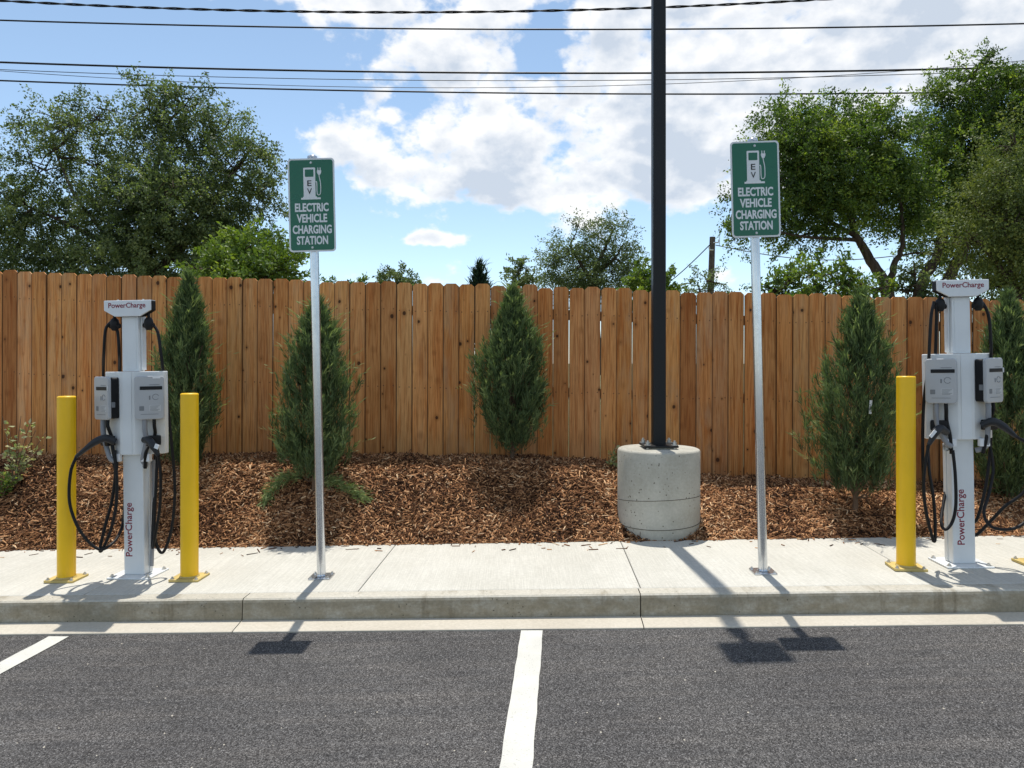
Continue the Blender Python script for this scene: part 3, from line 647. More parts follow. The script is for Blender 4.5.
        cp = [T @ Vector((-.034, -.060, -.158)), T @ Vector((-.034, -.062, -.24)), T @ Vector((-.026, -.05, -.33)), Vector((s * .110 - .02, -.10, .815)), Vector((s * .095, -.098, .790))]
        if s > 0: cp[-2:] = [Vector((.094, -.085, .80)), Vector((.100, -.06, .765)), Vector((.085, -.045, .748))] if not mirror else [Vector((.135, -.085, .80)), Vector((.110, -.06, .765)), Vector((.085, -.045, .755))]
        MB().tube(curve_pts(cp, 7), .0165, 12).build('conduit', M['conduit'], root)
        MB().box((s * .106 + .012, -.083, .812), (.064, .034, .052)).build('coupling_block', M['whitebox'], root, bevel=.004)
        # holster on the panel
        T2 = Matrix.Translation((s * .150, -.050, .925)) @ Matrix.Rotation(s * R(29), 4, 'Z')
        MB().prism(rrect(.095, .066, .010, 3), -.052, .006, M=T2).build('holster', M['black'], root, bevel=.004)
    def plug(pts, rad):
        p = [cl(*q) for q in pts]; MB().tube(curve_pts(p, 5), [rad[min(i // 5, len(rad) - 1)] if i % 5 == 0 else rad[i // 5] + (rad[min(i // 5 + 1, len(rad) - 1)] - rad[i // 5]) * (i % 5) / 5 for i in range((len(p) - 1) * 5 + 1)], 12).build('connector', M['darkgrey'], root)
    def cable(pts, r=.0100, name='cable', mat='rubber'):
        MB().tube(curve_pts([cl(*q) for q in pts], 8), r, 9).build(name, M[mat], root)
    if not mirror:
        plug([(117, 442, -.10), (108, 438, -.13), (98, 441, -.16), (88, 448, -.17), (78, 456, -.17)], [.024, .026, .024, .017, .012])
        plug([(146, 440, -.12), (151, 441, -.15), (156, 448, -.17), (160, 456, -.17)], [.022, .026, .024, .013])
        MB().box((0, 0, 0), (.028, .006, .030), Matrix.Translation(cl(158.5, 447, -.20)) @ Matrix.Rotation(.4, 4, 'Y')).build('connector_tag', M['whitebox'], root)
        cable([(78, 456, -.17), (72, 472, -.17), (70.5, 500, -.16), (77, 523, -.15), (88, 540, -.14), (100, 549, -.13), (109, 546, -.12), (118, 537, -.04), (124, 520, .05), (127, 480, .08)])
        cable([(116, 450, -.10), (118, 480, -.11), (117, 505, -.11), (112, 528, -.12), (105, 545, -.12), (101, 551, -.12), (101, 545, -.11), (106, 525, -.10), (113, 500, -.09), (117, 470, -.08), (116, 450, -.07)], .0105)
        cable([(115, 321, -.04), (109, 329, -.04), (107, 350, -.02), (106, 372, .07), (106, 400, .09), (110, 440, .09), (118, 475, .05)])
        cable([(118, 324, -.02), (121, 333, -.02), (122, 352, -.01), (122, 372, .07), (120, 420, .09), (118, 470, .08)])
        cable([(155, 323, -.02), (161, 333, -.03), (164, 355, -.03), (168, 390, .01), (173, 440, .03), (176, 490, .02), (172, 530, -.02), (164, 552, -.05), (158, 548, -.06), (155, 530, -.06), (157, 490, -.04), (159, 455, -.02)])
        cable([(160, 456, -.17), (162, 475, -.15), (161, 505, -.12), (157, 530, -.10), (153, 548, -.06), (154, 520, .0), (156, 480, .03), (157, 450, .05)])
        cable([(155, 460, .03), (155, 500, .02), (153, 540, .0), (152, 566, .0)], .012, 'feed_conduit', 'conduit')
    else:
        plug([(949, 432, -.12), (943, 428, -.15), (938, 432, -.17), (931, 444, -.17)], [.022, .026, .025, .012])
        MB().box((0, 0, 0), (.020, .006, .052), Matrix.Translation(cl(935.5, 433, -.205)) @ Matrix.Rotation(.7, 4, 'Y')).build('connector_tag', M['whitebox'], root)
        plug([(984, 426, -.12), (995, 422, -.15), (1006, 427, -.16), (1018, 437, -.17)], [.022, .027, .025, .013])
        cable([(1018, 437, -.17), (1030, 446, -.17), (1036, 468, -.16), (1026, 492, -.14), (1006, 507, -.10), (993, 520, -.06), (977, 535, .0), (972, 530, .05), (964, 500, .08)], .0105)
        cable([(931, 444, -.17), (927, 465, -.16), (925, 490, -.15), (928, 515, -.14), (934, 540, -.13), (936, 532, -.12), (935, 500, -.12), (931, 470, -.10), (930, 445, -.06)])
        cable([(939, 301, -.04), (935.5, 318, -.05), (932, 365, -.05), (927, 400, -.03), (925, 440, -.03), (925, 480, -.05), (927, 512, -.08), (934, 541, -.10)])
        cable([(941, 302, -.04), (941, 320, -.03), (939, 360, -.01), (938, 372, .07), (938, 420, .09)])
        cable([(981, 301, -.04), (988, 304, -.05), (994, 322, -.05), (995, 365, -.03), (994, 400, .04), (993, 440, .05), (990, 470, .04), (984, 500, .02), (976, 522, .03), (968, 515, .07)])
        cable([(955, 450, -.10), (957, 475, -.11), (957, 505, -.12), (953, 522, -.12), (946, 529, -.12), (942, 522, -.09), (944, 506, -.02), (949, 480, .07), (952, 455, .08)])
        cable([(992, 445, -.02), (995, 470, -.05), (990, 495, -.10), (985, 512, -.14), (990, 525, -.17), (1003, 530, -.19), (1020, 527, -.19), (1036, 512, -.18), (1044, 490, -.16), (1040, 455, -.15), (1026, 440, -.16)])
        hexbolt(MB(), cl(948.5, 447, -.066), .016, .008, 'y', 0).build('cable_gland', M['zinc'], root)
    return root
make_charger(on_plane(138.5, 574.5, KH + .001), 'grey-white twin charging pedestal between the two left yellow bollards', False)
make_charger(on_plane(960.5, 563.5, KH + .001), 'grey-white twin charging pedestal at the right edge, beside one bollard', True)

# ------------------------------------------------------------------ light pole and pier
def light_pole():
    x, y = 1.172, 6.0; zb = walk_z(x) - .05
    pier = empty('concrete_pier', (x, y, zb), 0, label='round concrete footing under the dark light pole', cat='pier')
    top = .850 - zb; r = .325; n = 72; rings = []
    prof = [(r - .05, -.25), (r - .035, .0), (r - .012, .05), (r - .002, .12), (r, .2), (r, top - .018), (r - .006, top - .006), (r - .018, top), (.0, top + .004)]
    V, F = [], []
    for k, (rr, zz) in enumerate(prof):
        for i in range(n):
            a = 2 * math.pi * i / n; zt = zz
            V.append((max(rr, .001) * math.cos(a), max(rr, .001) * math.sin(a), zt))
    for k in range(len(prof) - 1):
        for i in range(n): F.append((k * n + i, k * n + (i + 1) % n, (k + 1) * n + (i + 1) % n, (k + 1) * n + i))
    MB().add(V, F, True).build('footing', M['pier'], pier)
    for zz, ph, am in ((.145, .7, .018), (.335, -.9, .030)):
        pts = [((r + .0004) * math.cos(a), (r + .0004) * math.sin(a), zz + am * math.cos(a - ph)) for a in np.linspace(math.pi * 1.02, math.pi * 1.98, 40)]
        MB().tube(pts, .0022, 5).build('form_seam', M['joint'], pier)
    pole = empty('light_pole', (x, y, zb + top), 0, label='dark square light pole on the round concrete footing', cat='light pole')
    MB().prism(rrect(.27, .27, .012, 2), .015, .031, 'z').build('base_plate', M['pole'], pole, bevel=.003)
    MB().prism(rrect(.20, .20, .012, 2), .003, .015, 'z').build('grout_pad', M['pier'], pole)
    for a in (-1, 1):
        for b in (-1, 1):
            mb = MB(); mb.tube([(a * .105, b * .105, .0), (a * .105, b * .105, .070)], .010, 10, smooth=False)
            for z0 in (.033,): mb.tube([(a * .105, b * .105, z0), (a * .105, b * .105, z0 + .004)], .028, 14, smooth=False); mb.tube([(a * .105, b * .105, z0 + .005), (a * .105, b * .105, z0 + .024)], .019, 6, smooth=False)
            mb.build('anchor_bolt', M['zinc'], pole)
    Hh = 5.25
    MB().prism(rrect(.102, .102, .010, 3), .031, Hh, 'z').build('shaft', M['pole'], pole)
    MB().box((0, -.105, Hh - .08), (.06, .13, .06)).build('arm', M['pole'], pole, bevel=.004)
    MB().prism(rrect(.335, .26, .03, 4, 0, -.285), Hh - .13, Hh - .03, 'z').build('lamp_head', M['pole'], pole, bevel=.01)
    MB().prism(rrect(.27, .19, .02, 3, 0, -.29), Hh - .134, Hh - .131, 'z').build('lens', M['whitebox'], pole)
light_pole()

# ------------------------------------------------------------------ foliage
def rdir(rg, n):
    v = rg.normal(size=(n, 3)); return v / np.linalg.norm(v, axis=1)[:, None]
def leaf_quads(rg, c, d, L, Wd):
    n = len(c); s = np.cross(d, rdir(rg, n)); s /= np.linalg.norm(s, axis=1)[:, None] + 1e-9
    nn = np.cross(d, s); m = c + d * (L * .45)[:, None] + nn * (L * .08)[:, None]
    V = np.stack([c, m + s * (Wd / 2)[:, None], c + d * L[:, None], m - s * (Wd / 2)[:, None]], 1).reshape(-1, 3)
    F = np.arange(n * 4).reshape(n, 4); return V, F
def make_tree(name, label, Yd, base_px, trunks, clumps, leaf, nleaf, mat, seed, group='trees beyond the fence', gz=.30, gap=.0, spray=.45, cat='tree', bark='bark'):
    rg = np.random.default_rng(seed); rnd = random.Random(seed)
    bx = (base_px - CX) / FPX * Yd; base = Vector((bx, Yd, gz))
    root = empty(name, base, 0, label=label, cat=cat, group=group)
    mb = MB(); s = Yd / FPX; ends = []
    for path, r0, r1 in trunks:
        pts = [W(p[0], p[1], Yd + (p[2] if len(p) > 2 else 0)) - base for p in path]
        pts[0].z = max(pts[0].z, -.05) if pts[0].z > 0 else 0.0
        cp = curve_pts(pts, 6); n = len(cp); wob = [Vector((rnd.gauss(0, r1 * .5), rnd.gauss(0, r1 * .5), 0)) for _ in cp]; wob[0] = Vector()
        mb.tube([a + b for a, b in zip(cp, wob)], [r0 + (r1 - r0) * (i / (n - 1)) ** .8 for i in range(n)], 8); ends += cp[n // 3:]
    cs, ds, ls, tn = [], [], [], []
    wt = np.array([c[2] * c[3] * (c[5] if len(c) > 5 else 1) for c in clumps], float); wt /= wt.sum()
    for (cl, w) in zip(clumps, wt):
        px, py, rx, ry = cl[:4]; dy = cl[4] if len(cl) > 4 else 0
        c = np.array(W(px, py, Yd + dy) - base); rad = np.array([rx * s, (rx + ry) / 2 * s * 1.05, ry * s])
        # limb from the nearest trunk point, then finer branches through the clump
        if ends:
            e = min(ends, key=lambda q: (q - Vector(c)).length)
            mid = e.lerp(Vector(c), .5) + Vector((rnd.gauss(0, .1), rnd.gauss(0, .1), .08 * (Vector(c) - e).length))
            mb.tube(curve_pts([e, mid, Vector(c)], 4), [max(.010, .032 * (1 - i / 9)) for i in range(9)], 6)
        nt = max(6, int(nleaf * w / 46))
        u = rdir(rg, nt) * (rg.random(nt) ** .42)[:, None] * rg.uniform(.8, 1.12, nt)[:, None]; P = c + u * rad
        keep = np.array([mnoise.noise(Vector(p) * (1.7 / max(.5, rad.mean()))) > -.42 + gap for p in P]); P = P[keep]; u = u[keep]
        for k in range(min(9, len(P))):
            a = Vector(c) + Vector((rnd.gauss(0, .2), rnd.gauss(0, .2), rnd.gauss(0, .2))) * rad.mean() * .5
            mb.tube([a, a.lerp(Vector(P[k]), .55) + Vector((0, 0, .05)), Vector(P[k])], [.018, .011, .005], 5)
        n = len(P); out = u + np.array([0, 0, .25]) + rdir(rg, n) * .75; out /= np.linalg.norm(out, axis=1)[:, None]
        m = int(nleaf * w / max(1, n)) or 1
        t = rg.random((n, m)); Ls = spray * rg.uniform(.6, 1.3, n)
        pos = P[:, None, :] + out[:, None, :] * (t * Ls[:, None])[..., None]; pos[..., 2] -= (t ** 2) * (Ls * .28)[:, None]
        pos += rg.normal(0, spray * .11, pos.shape)
        dd = out[:, None, :] * .5 + rdir(rg, n * m).reshape(n, m, 3) * .9 + np.array([0, 0, -.25]); dd /= np.linalg.norm(dd, axis=2)[..., None]
        tw = rg.normal(0, .12, n) + np.array([.42 * mnoise.noise(Vector(p) * (1.1 / max(.5, rad.mean())) + Vector((5, 2, 9))) for p in P])
        cs.append(pos.reshape(-1, 3)); ds.append(dd.reshape(-1, 3)); tn.append((np.full((n, m), .46) + tw[:, None] + rg.normal(0, .15, (n, m))).ravel())
    cs = np.concatenate(cs); ds = np.concatenate(ds); tn = np.clip(np.concatenate(tn), 0, 1); n = len(cs)
    keep = cs[:, 2] > .15; cs, ds, tn = cs[keep], ds[keep], tn[keep]; n = len(cs)
    L = leaf * rg.uniform(.65, 1.35, n); V, F = leaf_quads(rg, cs, ds, L, L * rg.uniform(.38, .6, n))
    mb.build('trunk', M[bark], root)
    np_mesh('crown', V, F, M[mat], root, tone=tn.repeat(4)); return root

make_tree('elm_tree', 'broad dark elm filling the upper left behind the fence', 17.0, 150,
    [([(150, 370), (150, 300), (146, 250, .2), (150, 190, .3), (170, 120, 0)], .24, .04), ([(148, 290), (110, 240), (75, 195, -.5), (55, 150, -.4)], .08, .02), ([(150, 280), (195, 230), (225, 185, .5), (250, 150, .4)], .13, .03), ([(120, 250), (70, 225), (25, 205)], .08, .02)],
    [(60, 128, 38, 26, -.5, .8), (100, 118, 34, 26, .2, .8), (40, 165, 34, 30, 0, .6), (95, 165, 40, 34, .4, .7), (150, 112, 36, 28, 0), (185, 106, 34, 22, .2, .9), (165, 150, 48, 36, 0, 1.1), (218, 132, 34, 28, .3, .8), (230, 170, 42, 34, 0), (265, 158, 22, 18, .3, .7), (262, 195, 24, 34, .4, .9),
     (20, 195, 30, 30, 0, .9), (15, 235, 34, 38, -.3, 1.1), (65, 220, 46, 34, .5, .8), (60, 262, 60, 30, 0, 1.2), (130, 210, 52, 44, 0, 1.9), (140, 258, 62, 36, -.3, 1.9), (200, 215, 52, 44, .2, 2.0), (225, 255, 60, 32, .3, 1.7), (-25, 215, 40, 60, 0, .8), (170, 190, 40, 35, -1.2, .8), (5, 290, 60, 30, .3, 1), (130, 300, 120, 30, 0, 1)],
    .066, 190000, 'elm', 21, gap=.06)
make_tree('leafy_bush', 'bright green bush in front of the left elm, above the fence', 10.5, 245,
    [([(245, 430), (245, 330), (240, 290)], .05, .02), ([(245, 330), (275, 270)], .04, .012), ([(243, 330), (215, 270)], .04, .012)],
    [(222, 268, 26, 22), (250, 254, 24, 24, .2, 1.2), (282, 264, 22, 18, .1), (262, 280, 40, 20), (235, 290, 45, 20), (200, 272, 16, 10, 0, .6)], .060, 14000, 'bright', 22, 'bushes beyond the fence', spray=.32, cat='bush')
make_tree('elm_tree', 'bushy yellow-green tree directly right of the right-hand sign', 15.0, 888,
    [([(893, 390), (888, 300), (882, 279), (866, 252), (855, 232), (845, 190, .2), (840, 150, .3)], .17, .03), ([(889, 296), (893, 268), (902, 246), (900, 200), (885, 150)], .09, .02), ([(856, 236), (820, 215), (790, 190, -.3)], .06, .015), ([(858, 240), (800, 236, -.4), (755, 225, -.4)], .045, .012)],
    [(782, 122, 26, 20, .2), (800, 150, 34, 28), (838, 128, 38, 28, .2), (828, 165, 42, 36, -.3, 1.1), (880, 140, 36, 32), (872, 185, 42, 38, .2, 1.2), (795, 190, 34, 26, 0, 1.0), (830, 212, 44, 26, .1), (776, 214, 26, 20, -.2, .9), (750, 205, 18, 18, -.4, .8), (738, 232, 16, 14, -.4, .7), (800, 238, 30, 16, .2, .6), (905, 200, 30, 34, .2), (768, 160, 22, 18, 0, .8)],
    .062, 96000, 'elm_b', 23, gap=.13)
make_tree('elm_tree', 'tallest dark green tree at the upper right', 16.5, 955,
    [([(915, 385), (921, 290), (938, 254), (950, 200), (962, 140, .2), (975, 90, .2)], .18, .03), ([(945, 290), (962, 250), (985, 210), (1010, 160)], .15, .03), ([(938, 255), (915, 253), (893, 258)], .04, .012), ([(985, 215), (1030, 180), (1060, 140)], .09, .02)],
    [(972, 78, 24, 24), (1000, 96, 30, 26, .2), (945, 105, 26, 26), (975, 122, 42, 30, 0, 1.1), (1018, 84, 20, 16), (1030, 120, 36, 40), (930, 150, 34, 34, .2), (968, 165, 46, 40, -.2, 1.2), (1015, 165, 44, 44, .2, 1.2), (925, 195, 32, 34, .3), (965, 210, 46, 36, .2, 1.2), (945, 240, 40, 24, .3, .8), (1010, 220, 46, 40, .2, 1.2), (1050, 180, 50, 70, 0, 1.1), (960, 262, 40, 20, .5, .6), (1030, 270, 50, 34, .2, 1.2)],
    .068, 130000, 'elm_b', 24, gap=.11)
make_tree('olive_tree', 'fine-leaved olive green tree in front at the far right edge', 11.0, 1018,
    [([(1020, 420), (1018, 330), (1012, 280), (1005, 230)], .09, .02), ([(1016, 290), (990, 255), (965, 230)], .05, .012), ([(1017, 300), (1045, 240)], .06, .015)],
    [(1000, 180, 24, 24, 0, .8), (985, 215, 34, 24, .1, .8), (1018, 215, 34, 34), (970, 245, 32, 20, 0, .7), (1010, 255, 38, 24, .1, .8), (1045, 240, 36, 50), (1020, 285, 44, 20, .2), (1010, 150, 22, 22, .1, .5)],
    .045, 34000, 'olive', 25, gap=.1, spray=.5)
make_tree('dark_bush', 'dark green thicket above the fence, right of the right-hand sign', 12.5, 815,
    [([(815, 410), (815, 330), (818, 290)], .05, .02), ([(815, 340), (860, 285)], .04, .012), ([(815, 340), (780, 290)], .04, .012)],
    [(790, 282, 24, 16), (820, 276, 28, 18), (848, 284, 26, 14), (775, 292, 20, 12), (880, 292, 26, 10, .2, .8), (822, 300, 60, 16)], .07, 6500, 'elm_b', 26, 'bushes beyond the fence', spray=.3, cat='bush')
make_tree('dark_bush', 'narrow dark shrub behind the fence, between tree trunks left of the right charger', 13.5, 915,
    [([(915, 400), (915, 300), (914, 262)], .05, .012)], [(914, 274, 9, 14), (908, 292, 14, 12), (922, 292, 14, 12), (935, 300, 16, 10)], .07, 1800, 'elm', 27, 'bushes beyond the fence', spray=.25, cat='bush')
make_tree('willow_tree', 'airy pale green tree left of the dark light pole', 28.0, 597,
    [([(597, 375), (597, 300), (596, 270), (603, 252), (612, 232, .2)], .17, .04), ([(597, 290), (580, 262), (570, 245)], .10, .03), ([(599, 270), (615, 258), (622, 245)], .08, .03)],
    [(612, 228, 14, 13, 0, .8), (592, 236, 18, 13, .3, .7), (568, 250, 20, 14, 0, .8), (552, 265, 15, 15, 0, .8), (585, 262, 26, 16, .4), (622, 250, 15, 18, 0, .8), (612, 272, 26, 16, 0, .8), (560, 282, 28, 12), (595, 286, 40, 12), (628, 270, 10, 14, 0, .6), (578, 226, 8, 6, 0, .4)],
    .085, 26000, 'willow', 28, spray=.7, gap=.10)
make_tree('leafy_bush', 'green leafy bush partly hidden by the dark light pole', 19.0, 650,
    [([(650, 390), (650, 310), (648, 280)], .06, .02)], [(636, 278, 16, 13), (654, 282, 18, 14), (668, 284, 9, 9, 0, .8), (645, 296, 30, 12)], .11, 4200, 'bright', 29, 'bushes beyond the fence', spray=.35, cat='bush')
make_tree('sapling', 'small pale sapling left of the airy tree, above the fence', 26.0, 519,
    [([(519, 375), (519, 300), (519, 272)], .06, .02)], [(519, 272, 9, 10, 0, .8), (523, 284, 12, 8), (513, 284, 6, 8)], .12, 1500, 'willow', 30, spray=.5, cat='tree')
make_tree('distant_tree', 'faraway rounded tree crown left of centre above the fence', 60.0, 397,
    [([(397, 375), (397, 300), (397, 278)], .3, .1)], [(397, 275, 14, 6), (386, 278, 9, 5), (409, 279, 10, 5), (397, 287, 24, 7)], .22, 3600, 'willow', 31, spray=.8)
make_tree('distant_tree', 'tiny faraway crown just right of the left sign post', 60.0, 348,
    [([(348, 375), (348, 300), (348, 280)], .25, .1)], [(338, 283, 14, 4), (360, 284, 12, 4), (350, 290, 30, 6)], .22, 1700, 'bright', 32, spray=.7)
make_tree('bare_shrub', 'thin pale twiggy shrub at the foot of the old utility pole', 24.0, 700,
    [([(700, 378), (700, 300), (698, 282)], .05, .02), ([(700, 310), (715, 283)], .03, .01), ([(700, 310), (684, 284)], .03, .01)], [(690, 283, 14, 9, 0, .6), (708, 281, 16, 10, 0, .7), (724, 288, 12, 7, 0, .7), (700, 292, 28, 8)], .075, 1500, 'willow', 33, 'bushes beyond the fence', spray=.5, gap=.1, cat='bush')

def make_juniper(label, base, H, prof, seed, nspray=860, name='juniper_shrub', mat='juniper', blade=.066, bw=.0070, low=.10, tilt=0.0, fronds=(), density=34, ragged=.16, z_bare=0.0, stems=True, gz=None):
    rg = np.random.default_rng(seed)
    root = empty(name, base, 0, label=label, cat='shrub' if name == 'juniper_shrub' else 'tree', group='young upright junipers along the fence' if name == 'juniper_shrub' else None)
    hs = np.array([p[0] for p in prof]); rs = np.array([p[1] for p in prof])
    # lobes give the outline its bumps
    lob_h = rg.uniform(low, 1, 26) * H; lob_a = rg.uniform(0, 2 * np.pi, 26); lob_s = rg.uniform(-.16, .16, 26)
    n = nspray; f = low + (1 - low) * rg.random(n) ** 1.05; z = f * H; a = rg.uniform(0, 2 * np.pi, n)
    rad = np.interp(f, hs, rs)
    for h_, a_, s_ in zip(lob_h, lob_a, lob_s):
        da = np.angle(np.exp(1j * (a - a_))); rad = rad * (1 + s_ * np.exp(-((z - h_) / (.09 * H)) ** 2 - (da / .8) ** 2))
    rad = rad * (1 + rg.normal(0, ragged * .85, n) + np.where(rg.random(n) < .16, rg.uniform(0, .26, n), 0))
    inner = rg.random(n) < .30; rad = np.where(inner, rad * rg.uniform(.3, .85, n), rad)
    tipx = rad * np.cos(a); tipy = rad * np.sin(a)
    Ls = (.13 + .10 * rg.random(n)) * (H / 1.55)
    out = np.stack([np.cos(a), np.sin(a), np.zeros(n)], 1)
    up = rg.uniform(1.1, 3.0, n)
    d = out * .62 + np.stack([rg.normal(0, .28, n), rg.normal(0, .28, n), up], 1); d /= np.linalg.norm(d, axis=1)[:, None]
    tip = np.stack([tipx, tipy, z], 1); st = tip - d * Ls[:, None]
    m = density; t = rg.random((n, m)) ** .8
    pos = st[:, None] + d[:, None] * (t * Ls[:, None])[..., None] + rg.normal(0, .0105 * (H / 1.55), (n, m, 3)) * (1.25 - t)[..., None]
    bd = d[:, None] * 1.0 + rg.normal(0, .36, (n, m, 3)); bd /= np.linalg.norm(bd, axis=2)[..., None]
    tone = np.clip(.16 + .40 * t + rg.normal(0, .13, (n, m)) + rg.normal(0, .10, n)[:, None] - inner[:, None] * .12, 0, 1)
    # stray whips
    ns = int(nspray * .12); idx = rg.integers(0, n, ns); k = 5
    ws = tip[idx][:, None] + (d[idx] * .5 + out[idx] * .7 + rg.normal(0, .35, (ns, 3)))[:, None] * np.linspace(.0, .085, k)[None, :, None] * (H / 1.55)
    wd = np.repeat((d[idx] * .5 + out[idx] * .6)[:, None], k, 1) + rg.normal(0, .2, (ns, k, 3)); wd /= np.linalg.norm(wd, axis=2)[..., None]
    P = [pos.reshape(-1, 3), ws.reshape(-1, 3)]; D = [bd.reshape(-1, 3), wd.reshape(-1, 3)]; T = [tone.ravel(), np.full(ns * k, .85)]
    for path in fronds:
        pts = np.array([tuple(Vector(q) - Vector(base)) for q in path]); nn = 620; tt = rg.random(nn) * (len(path) - 1); i0 = np.minimum(tt.astype(int), len(path) - 2); ff = (tt - i0)[:, None]
        c = pts[i0] * (1 - ff) + pts[i0 + 1] * ff + rg.normal(0, .022, (nn, 3)); dv = pts[i0 + 1] - pts[i0]; dv /= np.linalg.norm(dv, axis=1)[:, None]
        dv = dv + rg.normal(0, .45, (nn, 3)) + np.array([0, 0, .3]); dv /= np.linalg.norm(dv, axis=1)[:, None]
        P.append(c); D.append(dv); T.append(np.clip(rg.normal(.72, .16, nn), 0, 1))
    P = np.concatenate(P); D = np.concatenate(D); T = np.concatenate(T); P[:, 0] += P[:, 2] * tilt
    N = len(P); L = blade * (H / 1.55) ** .5 * rg.uniform(.6, 1.3, N); Wd = bw * rg.uniform(.7, 1.3, N)
    V, F = leaf_quads(rg, P, D, L, Wd)
    mb = MB(); mb.tube([(0, 0, -.03), (.006, 0, H * .12), (-.01 + tilt * H * .3, 0.01, H * .35), (tilt * H * .7, 0, H * .75)], [.020 * H / 1.5, .017 * H / 1.5, .012, .004], 8)
    rr = random.Random(seed)
    if stems:
        for i in range(34):
            j = rr.randrange(n); e = st[j] + np.array([st[j][2] * tilt, 0, 0]); z0 = max(.06 * H, e[2] - .28 * H * rr.uniform(.6, 1.1))
            mb.tube([(z0 * tilt, 0, z0), tuple(np.array([z0 * tilt, 0, z0]) * .4 + e * .6 + np.array([0, 0, -.02])), tuple(e)], [.008, .005, .003], 5)
    mb.build('trunk', M['twig'], root)
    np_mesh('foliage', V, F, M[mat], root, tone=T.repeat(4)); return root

def juniper(px, base_py, top_py, halfw, seed, label, Yover=None, prof=None, **kw):
    b = on_mulch(px, base_py) if Yover is None else W(px, base_py, Yover)
    b.z = mulch_z(b.x, b.y) - .0; s = b.y / FPX; H = CAMZ + (HY - top_py) * s - b.z
    prof = prof or [(0.02, .10), (.10, .45), (.2, .80), (.32, .98), (.48, 1.0), (.62, .86), (.75, .62), (.86, .38), (.94, .20), (1.0, .05)]
    return make_juniper(label, b, H, [(h, r * halfw * s) for h, r in prof], seed, **kw)
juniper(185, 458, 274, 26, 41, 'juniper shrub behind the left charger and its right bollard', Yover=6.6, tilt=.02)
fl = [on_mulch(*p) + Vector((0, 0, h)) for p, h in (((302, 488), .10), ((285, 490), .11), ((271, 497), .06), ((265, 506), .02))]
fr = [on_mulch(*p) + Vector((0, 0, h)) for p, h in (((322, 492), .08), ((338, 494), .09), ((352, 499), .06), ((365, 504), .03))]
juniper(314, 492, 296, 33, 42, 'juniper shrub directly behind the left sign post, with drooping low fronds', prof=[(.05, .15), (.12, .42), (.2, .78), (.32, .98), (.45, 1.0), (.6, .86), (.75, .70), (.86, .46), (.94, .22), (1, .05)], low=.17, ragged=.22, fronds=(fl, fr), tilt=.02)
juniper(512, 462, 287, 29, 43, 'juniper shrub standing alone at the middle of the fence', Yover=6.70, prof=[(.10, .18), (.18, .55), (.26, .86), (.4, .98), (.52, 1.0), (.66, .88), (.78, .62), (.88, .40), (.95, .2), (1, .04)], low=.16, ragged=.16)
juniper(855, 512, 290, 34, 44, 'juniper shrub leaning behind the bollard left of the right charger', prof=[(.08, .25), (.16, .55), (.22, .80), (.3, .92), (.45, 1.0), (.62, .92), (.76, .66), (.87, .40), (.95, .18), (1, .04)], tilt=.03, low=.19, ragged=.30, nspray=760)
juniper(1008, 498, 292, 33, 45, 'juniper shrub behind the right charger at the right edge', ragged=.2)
c0 = W(479, 375, 70); c0.z = .3
make_juniper('small dark distant conifer poking above the middle of the fence', c0, CAMZ + (HY - 264) / FPX * 70 - .3, [(0, .9), (.5, .95), (.8, .75), (.93, .4), (1, .05)], 46, 340, 'conifer_tree', 'conifer', .30, .09, low=.3, density=14, stems=False)

def leafy_plant(name, label, base, stems, nl, leaf, seed, mat='weed', cat='plant'):
    rg = np.random.default_rng(seed); root = empty(name, base, 0, label=label, cat=cat, group='small leafy plants in the mulch')
    mb = MB(); cs, ds = [], []
    for (dx, dy, h) in stems:
        cp = curve_pts([(0, 0, -.01), (dx * .35, dy * .35, h * .45), (dx, dy, h)], 5); mb.tube(cp, [.005 - .003 * i / (len(cp) - 1) for i in range(len(cp))], 5)
        for i in range(nl):
            t = .25 + .75 * rg.random(); p = cp[min(len(cp) - 1, int(t * (len(cp) - 1)))]
            v = rg.normal(size=3) * np.array([1, 1, .35]) + np.array([0, 0, .3]); v /= np.linalg.norm(v)
            cs.append(np.array(p) + v * .012 + rg.normal(0, .012, 3)); ds.append(v)
    cs = np.array(cs); ds = np.array(ds); n = len(cs); L = leaf * rg.uniform(.6, 1.25, n); V, F = leaf_quads(rg, cs, ds, L, L * .5)
    mb.build('stem', M['twig'], root); np_mesh('leaves', V, F, M[mat], root, tone=np.clip(rg.normal(.55, .25, n), 0, 1).repeat(4)); return root
b = on_mulch(14, 488)
leafy_plant('rose_bush', 'pale-leaved young bush at the left edge before the fence', b, [(-.05, .02, .5), (.06, .0, .62), (.14, .02, .60), (.20, -.02, .50), (-.10, 0, .62), (.26, .03, .48), (.02, .05, .40), (.2, .05, .35)], 24, .054, 51, cat='bush')
leafy_plant('low_plant', 'low dark green leafy clump under the bush at the left edge', on_mulch(4, 496) + Vector((0, -.02, 0)), [(.1 * math.cos(k), .07 * math.sin(k), .14 + .03 * (k % 3)) for k in range(9)], 26, .04, 52, 'elm_b')
leafy_plant('weed', 'small green weed growing beside the round concrete footing', W(613, 462, 6.55) + Vector((0, 0, mulch_z(W(613, 462, 6.55).x, 6.55) - W(613, 462, 6.55).z)), [(-.02, 0, .16), (.02, 0, .22), (.05, .0, .17), (-.04, 0, .10)], 16, .05, 53, 'weed')

T = W(870.5, 407, 5.78)
tg = MB().box((0, 0, 0), (.020, .003, .105), Matrix.Rotation(.06, 4, 'Y')).build('plant_tag', M['whitebox']); tg.location = T
tag(tg, 'small white tag hanging on the juniper left of the right charger', 'tag')
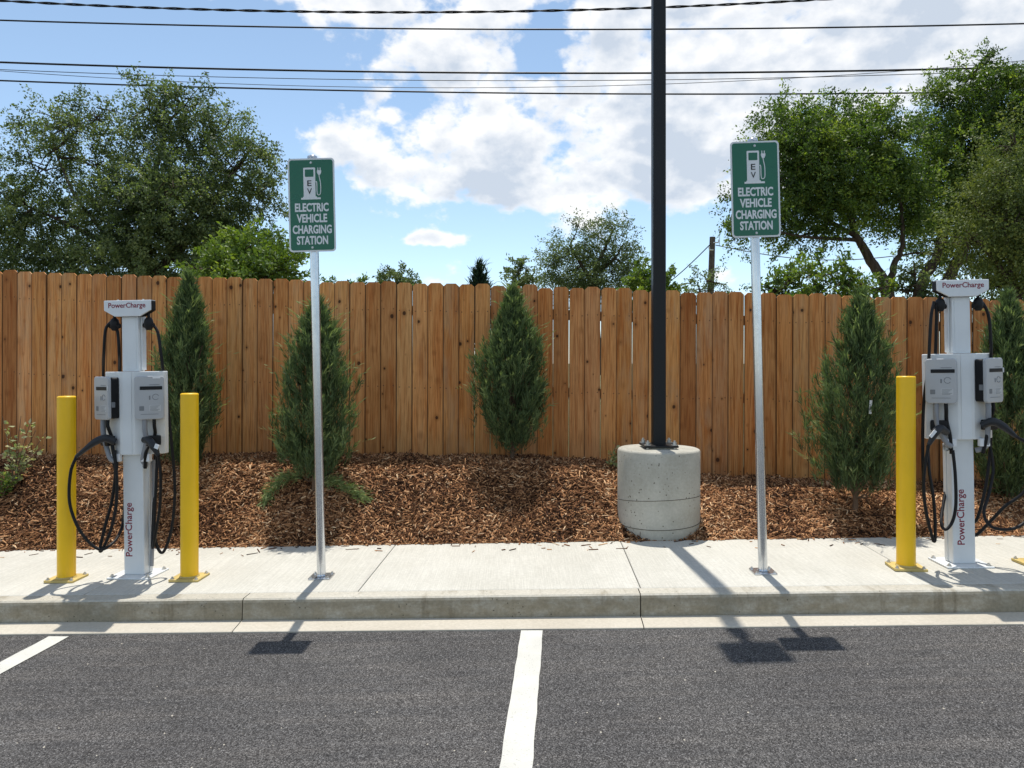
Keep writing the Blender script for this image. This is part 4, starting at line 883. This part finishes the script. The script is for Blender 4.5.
# ------------------------------------------------------------------ utility pole and wires
def utility_pole():
    y = 31.0; b = W(707.5, 395, y); b.z = .30
    root = empty('utility_pole', b, 0, label='weathered wooden utility pole leaning right, beyond the fence', cat='utility pole')
    t = W(712.5, 237, y) - b
    MB().tube([(0, 0, 0), t * .5, t], [.155, .14, .115], 14).build('shaft', M['oldwood'], root)
    for dz, dx in ((-.25, .2), (-.55, -.16)):
        MB().tube([t + Vector((0, -.1, dz)), t + Vector((dx, -.14, dz)), t + Vector((dx * 1.1, -.14, dz + .12))], .03, 7).build('bracket', M['galv'], root)
    MB().tube([t + Vector((.25, -.12, -.4)), t + Vector((.27, -.12, .45))], .018, 6).build('lightning_rod', M['galv'], root)
    top = b + t
    a = top + Vector((-.1, -.1, -.3)); e = W(640, 300, y + 8); g = e - a
    pts = [a + g * k / 14 + Vector((0, 0, -.25 * math.sin(math.pi * k / 14))) for k in range(15)]
    tag(MB().tube(pts, .022, 5).build('service_wire', M['rubber']), 'thin wire dropping left from the old utility pole', 'wire', 'overhead wires')
    a = top + Vector((.1, -.1, -.35)); e = W(960, 246, 26)
    g = e - a; pts = [a + g * k / 24 + Vector((0, 0, -.55 * math.sin(math.pi * k / 24))) for k in range(25)]
    tag(MB().tube(pts, .018, 5).build('service_wire', M['rubber']), 'thin sagging wire from the old utility pole into the right trees', 'wire', 'overhead wires')
utility_pole()
def wire(pts, y, r, label, twisted=False):
    xs = [p[0] for p in pts]; ys = [p[1] for p in pts]; co = np.polyfit(xs, ys, 2)
    P = [W(x, float(np.polyval(co, x)), y) for x in np.linspace(-520, 1540, 100)]
    if twisted:
        mb = MB()
        for ph in (0, math.pi):
            Q = []
            for i in range(0, 700):
                f = i / 699 * 99; k = min(98, int(f)); p = P[k].lerp(P[k + 1], f - k); an = f * 2.6 + ph
                Q.append(p + Vector((0, math.cos(an), math.sin(an))) * r * .8)
            mb.tube(Q, r * .8, 5)
    else: mb = MB().tube(P, r, 6)
    tag(mb.build('power_line', M['rubber']), label, 'wire', 'overhead wires')
wire([(0, 1), (250, 9.5), (512, 12.5), (650, 7.5), (807, 0)], 18, .021, 'topmost twisted overhead cable touching the upper edge of the picture', True)
wire([(0, 20.5), (256, 26), (512, 29.5), (650, 29.5), (1024, 23.5)], 18, .019, 'second overhead wire from the top, alone between two gaps')
wire([(0, 62.5), (256, 69), (512, 73.5), (650, 73), (1024, 67)], 18, .023, 'thick third overhead wire from the top')
wire([(0, 69.5), (256, 78), (512, 80.5), (650, 80), (1024, 70)], 22, .010, 'faint thin overhead wire just below the thick third one')
wire([(200, 82), (430, 88.5), (512, 88.5), (712, 80), (900, 72)], 24, .009, 'faintest thin overhead wire just above the lowest wire')
wire([(0, 80.5), (256, 88.5), (512, 93.5), (650, 93.5), (1024, 91.5)], 18, .019, 'lowest of the long overhead wires')
# pebbles on the asphalt
rg = np.random.default_rng(3); V = []; F = []
for i in range(70):
    px, py = rg.uniform(0, 1024), rg.uniform(632, 768); p = on_plane(px, py, .0); r = rg.uniform(.002, .0055); o = len(V)
    for k in range(5): V.append((p.x + r * math.cos(k * 1.257) * rg.uniform(.7, 1.2), p.y + r * math.sin(k * 1.257) * rg.uniform(.7, 1.2), p.z))
    V.append((p.x, p.y, p.z + r * .9))
    F += [(o + k, o + (k + 1) % 5, o + 5) for k in range(5)]
tag(np_mesh('grit', V, F, M['gutter']), 'scattered small pale stones on the asphalt', 'stones', kind='stuff')
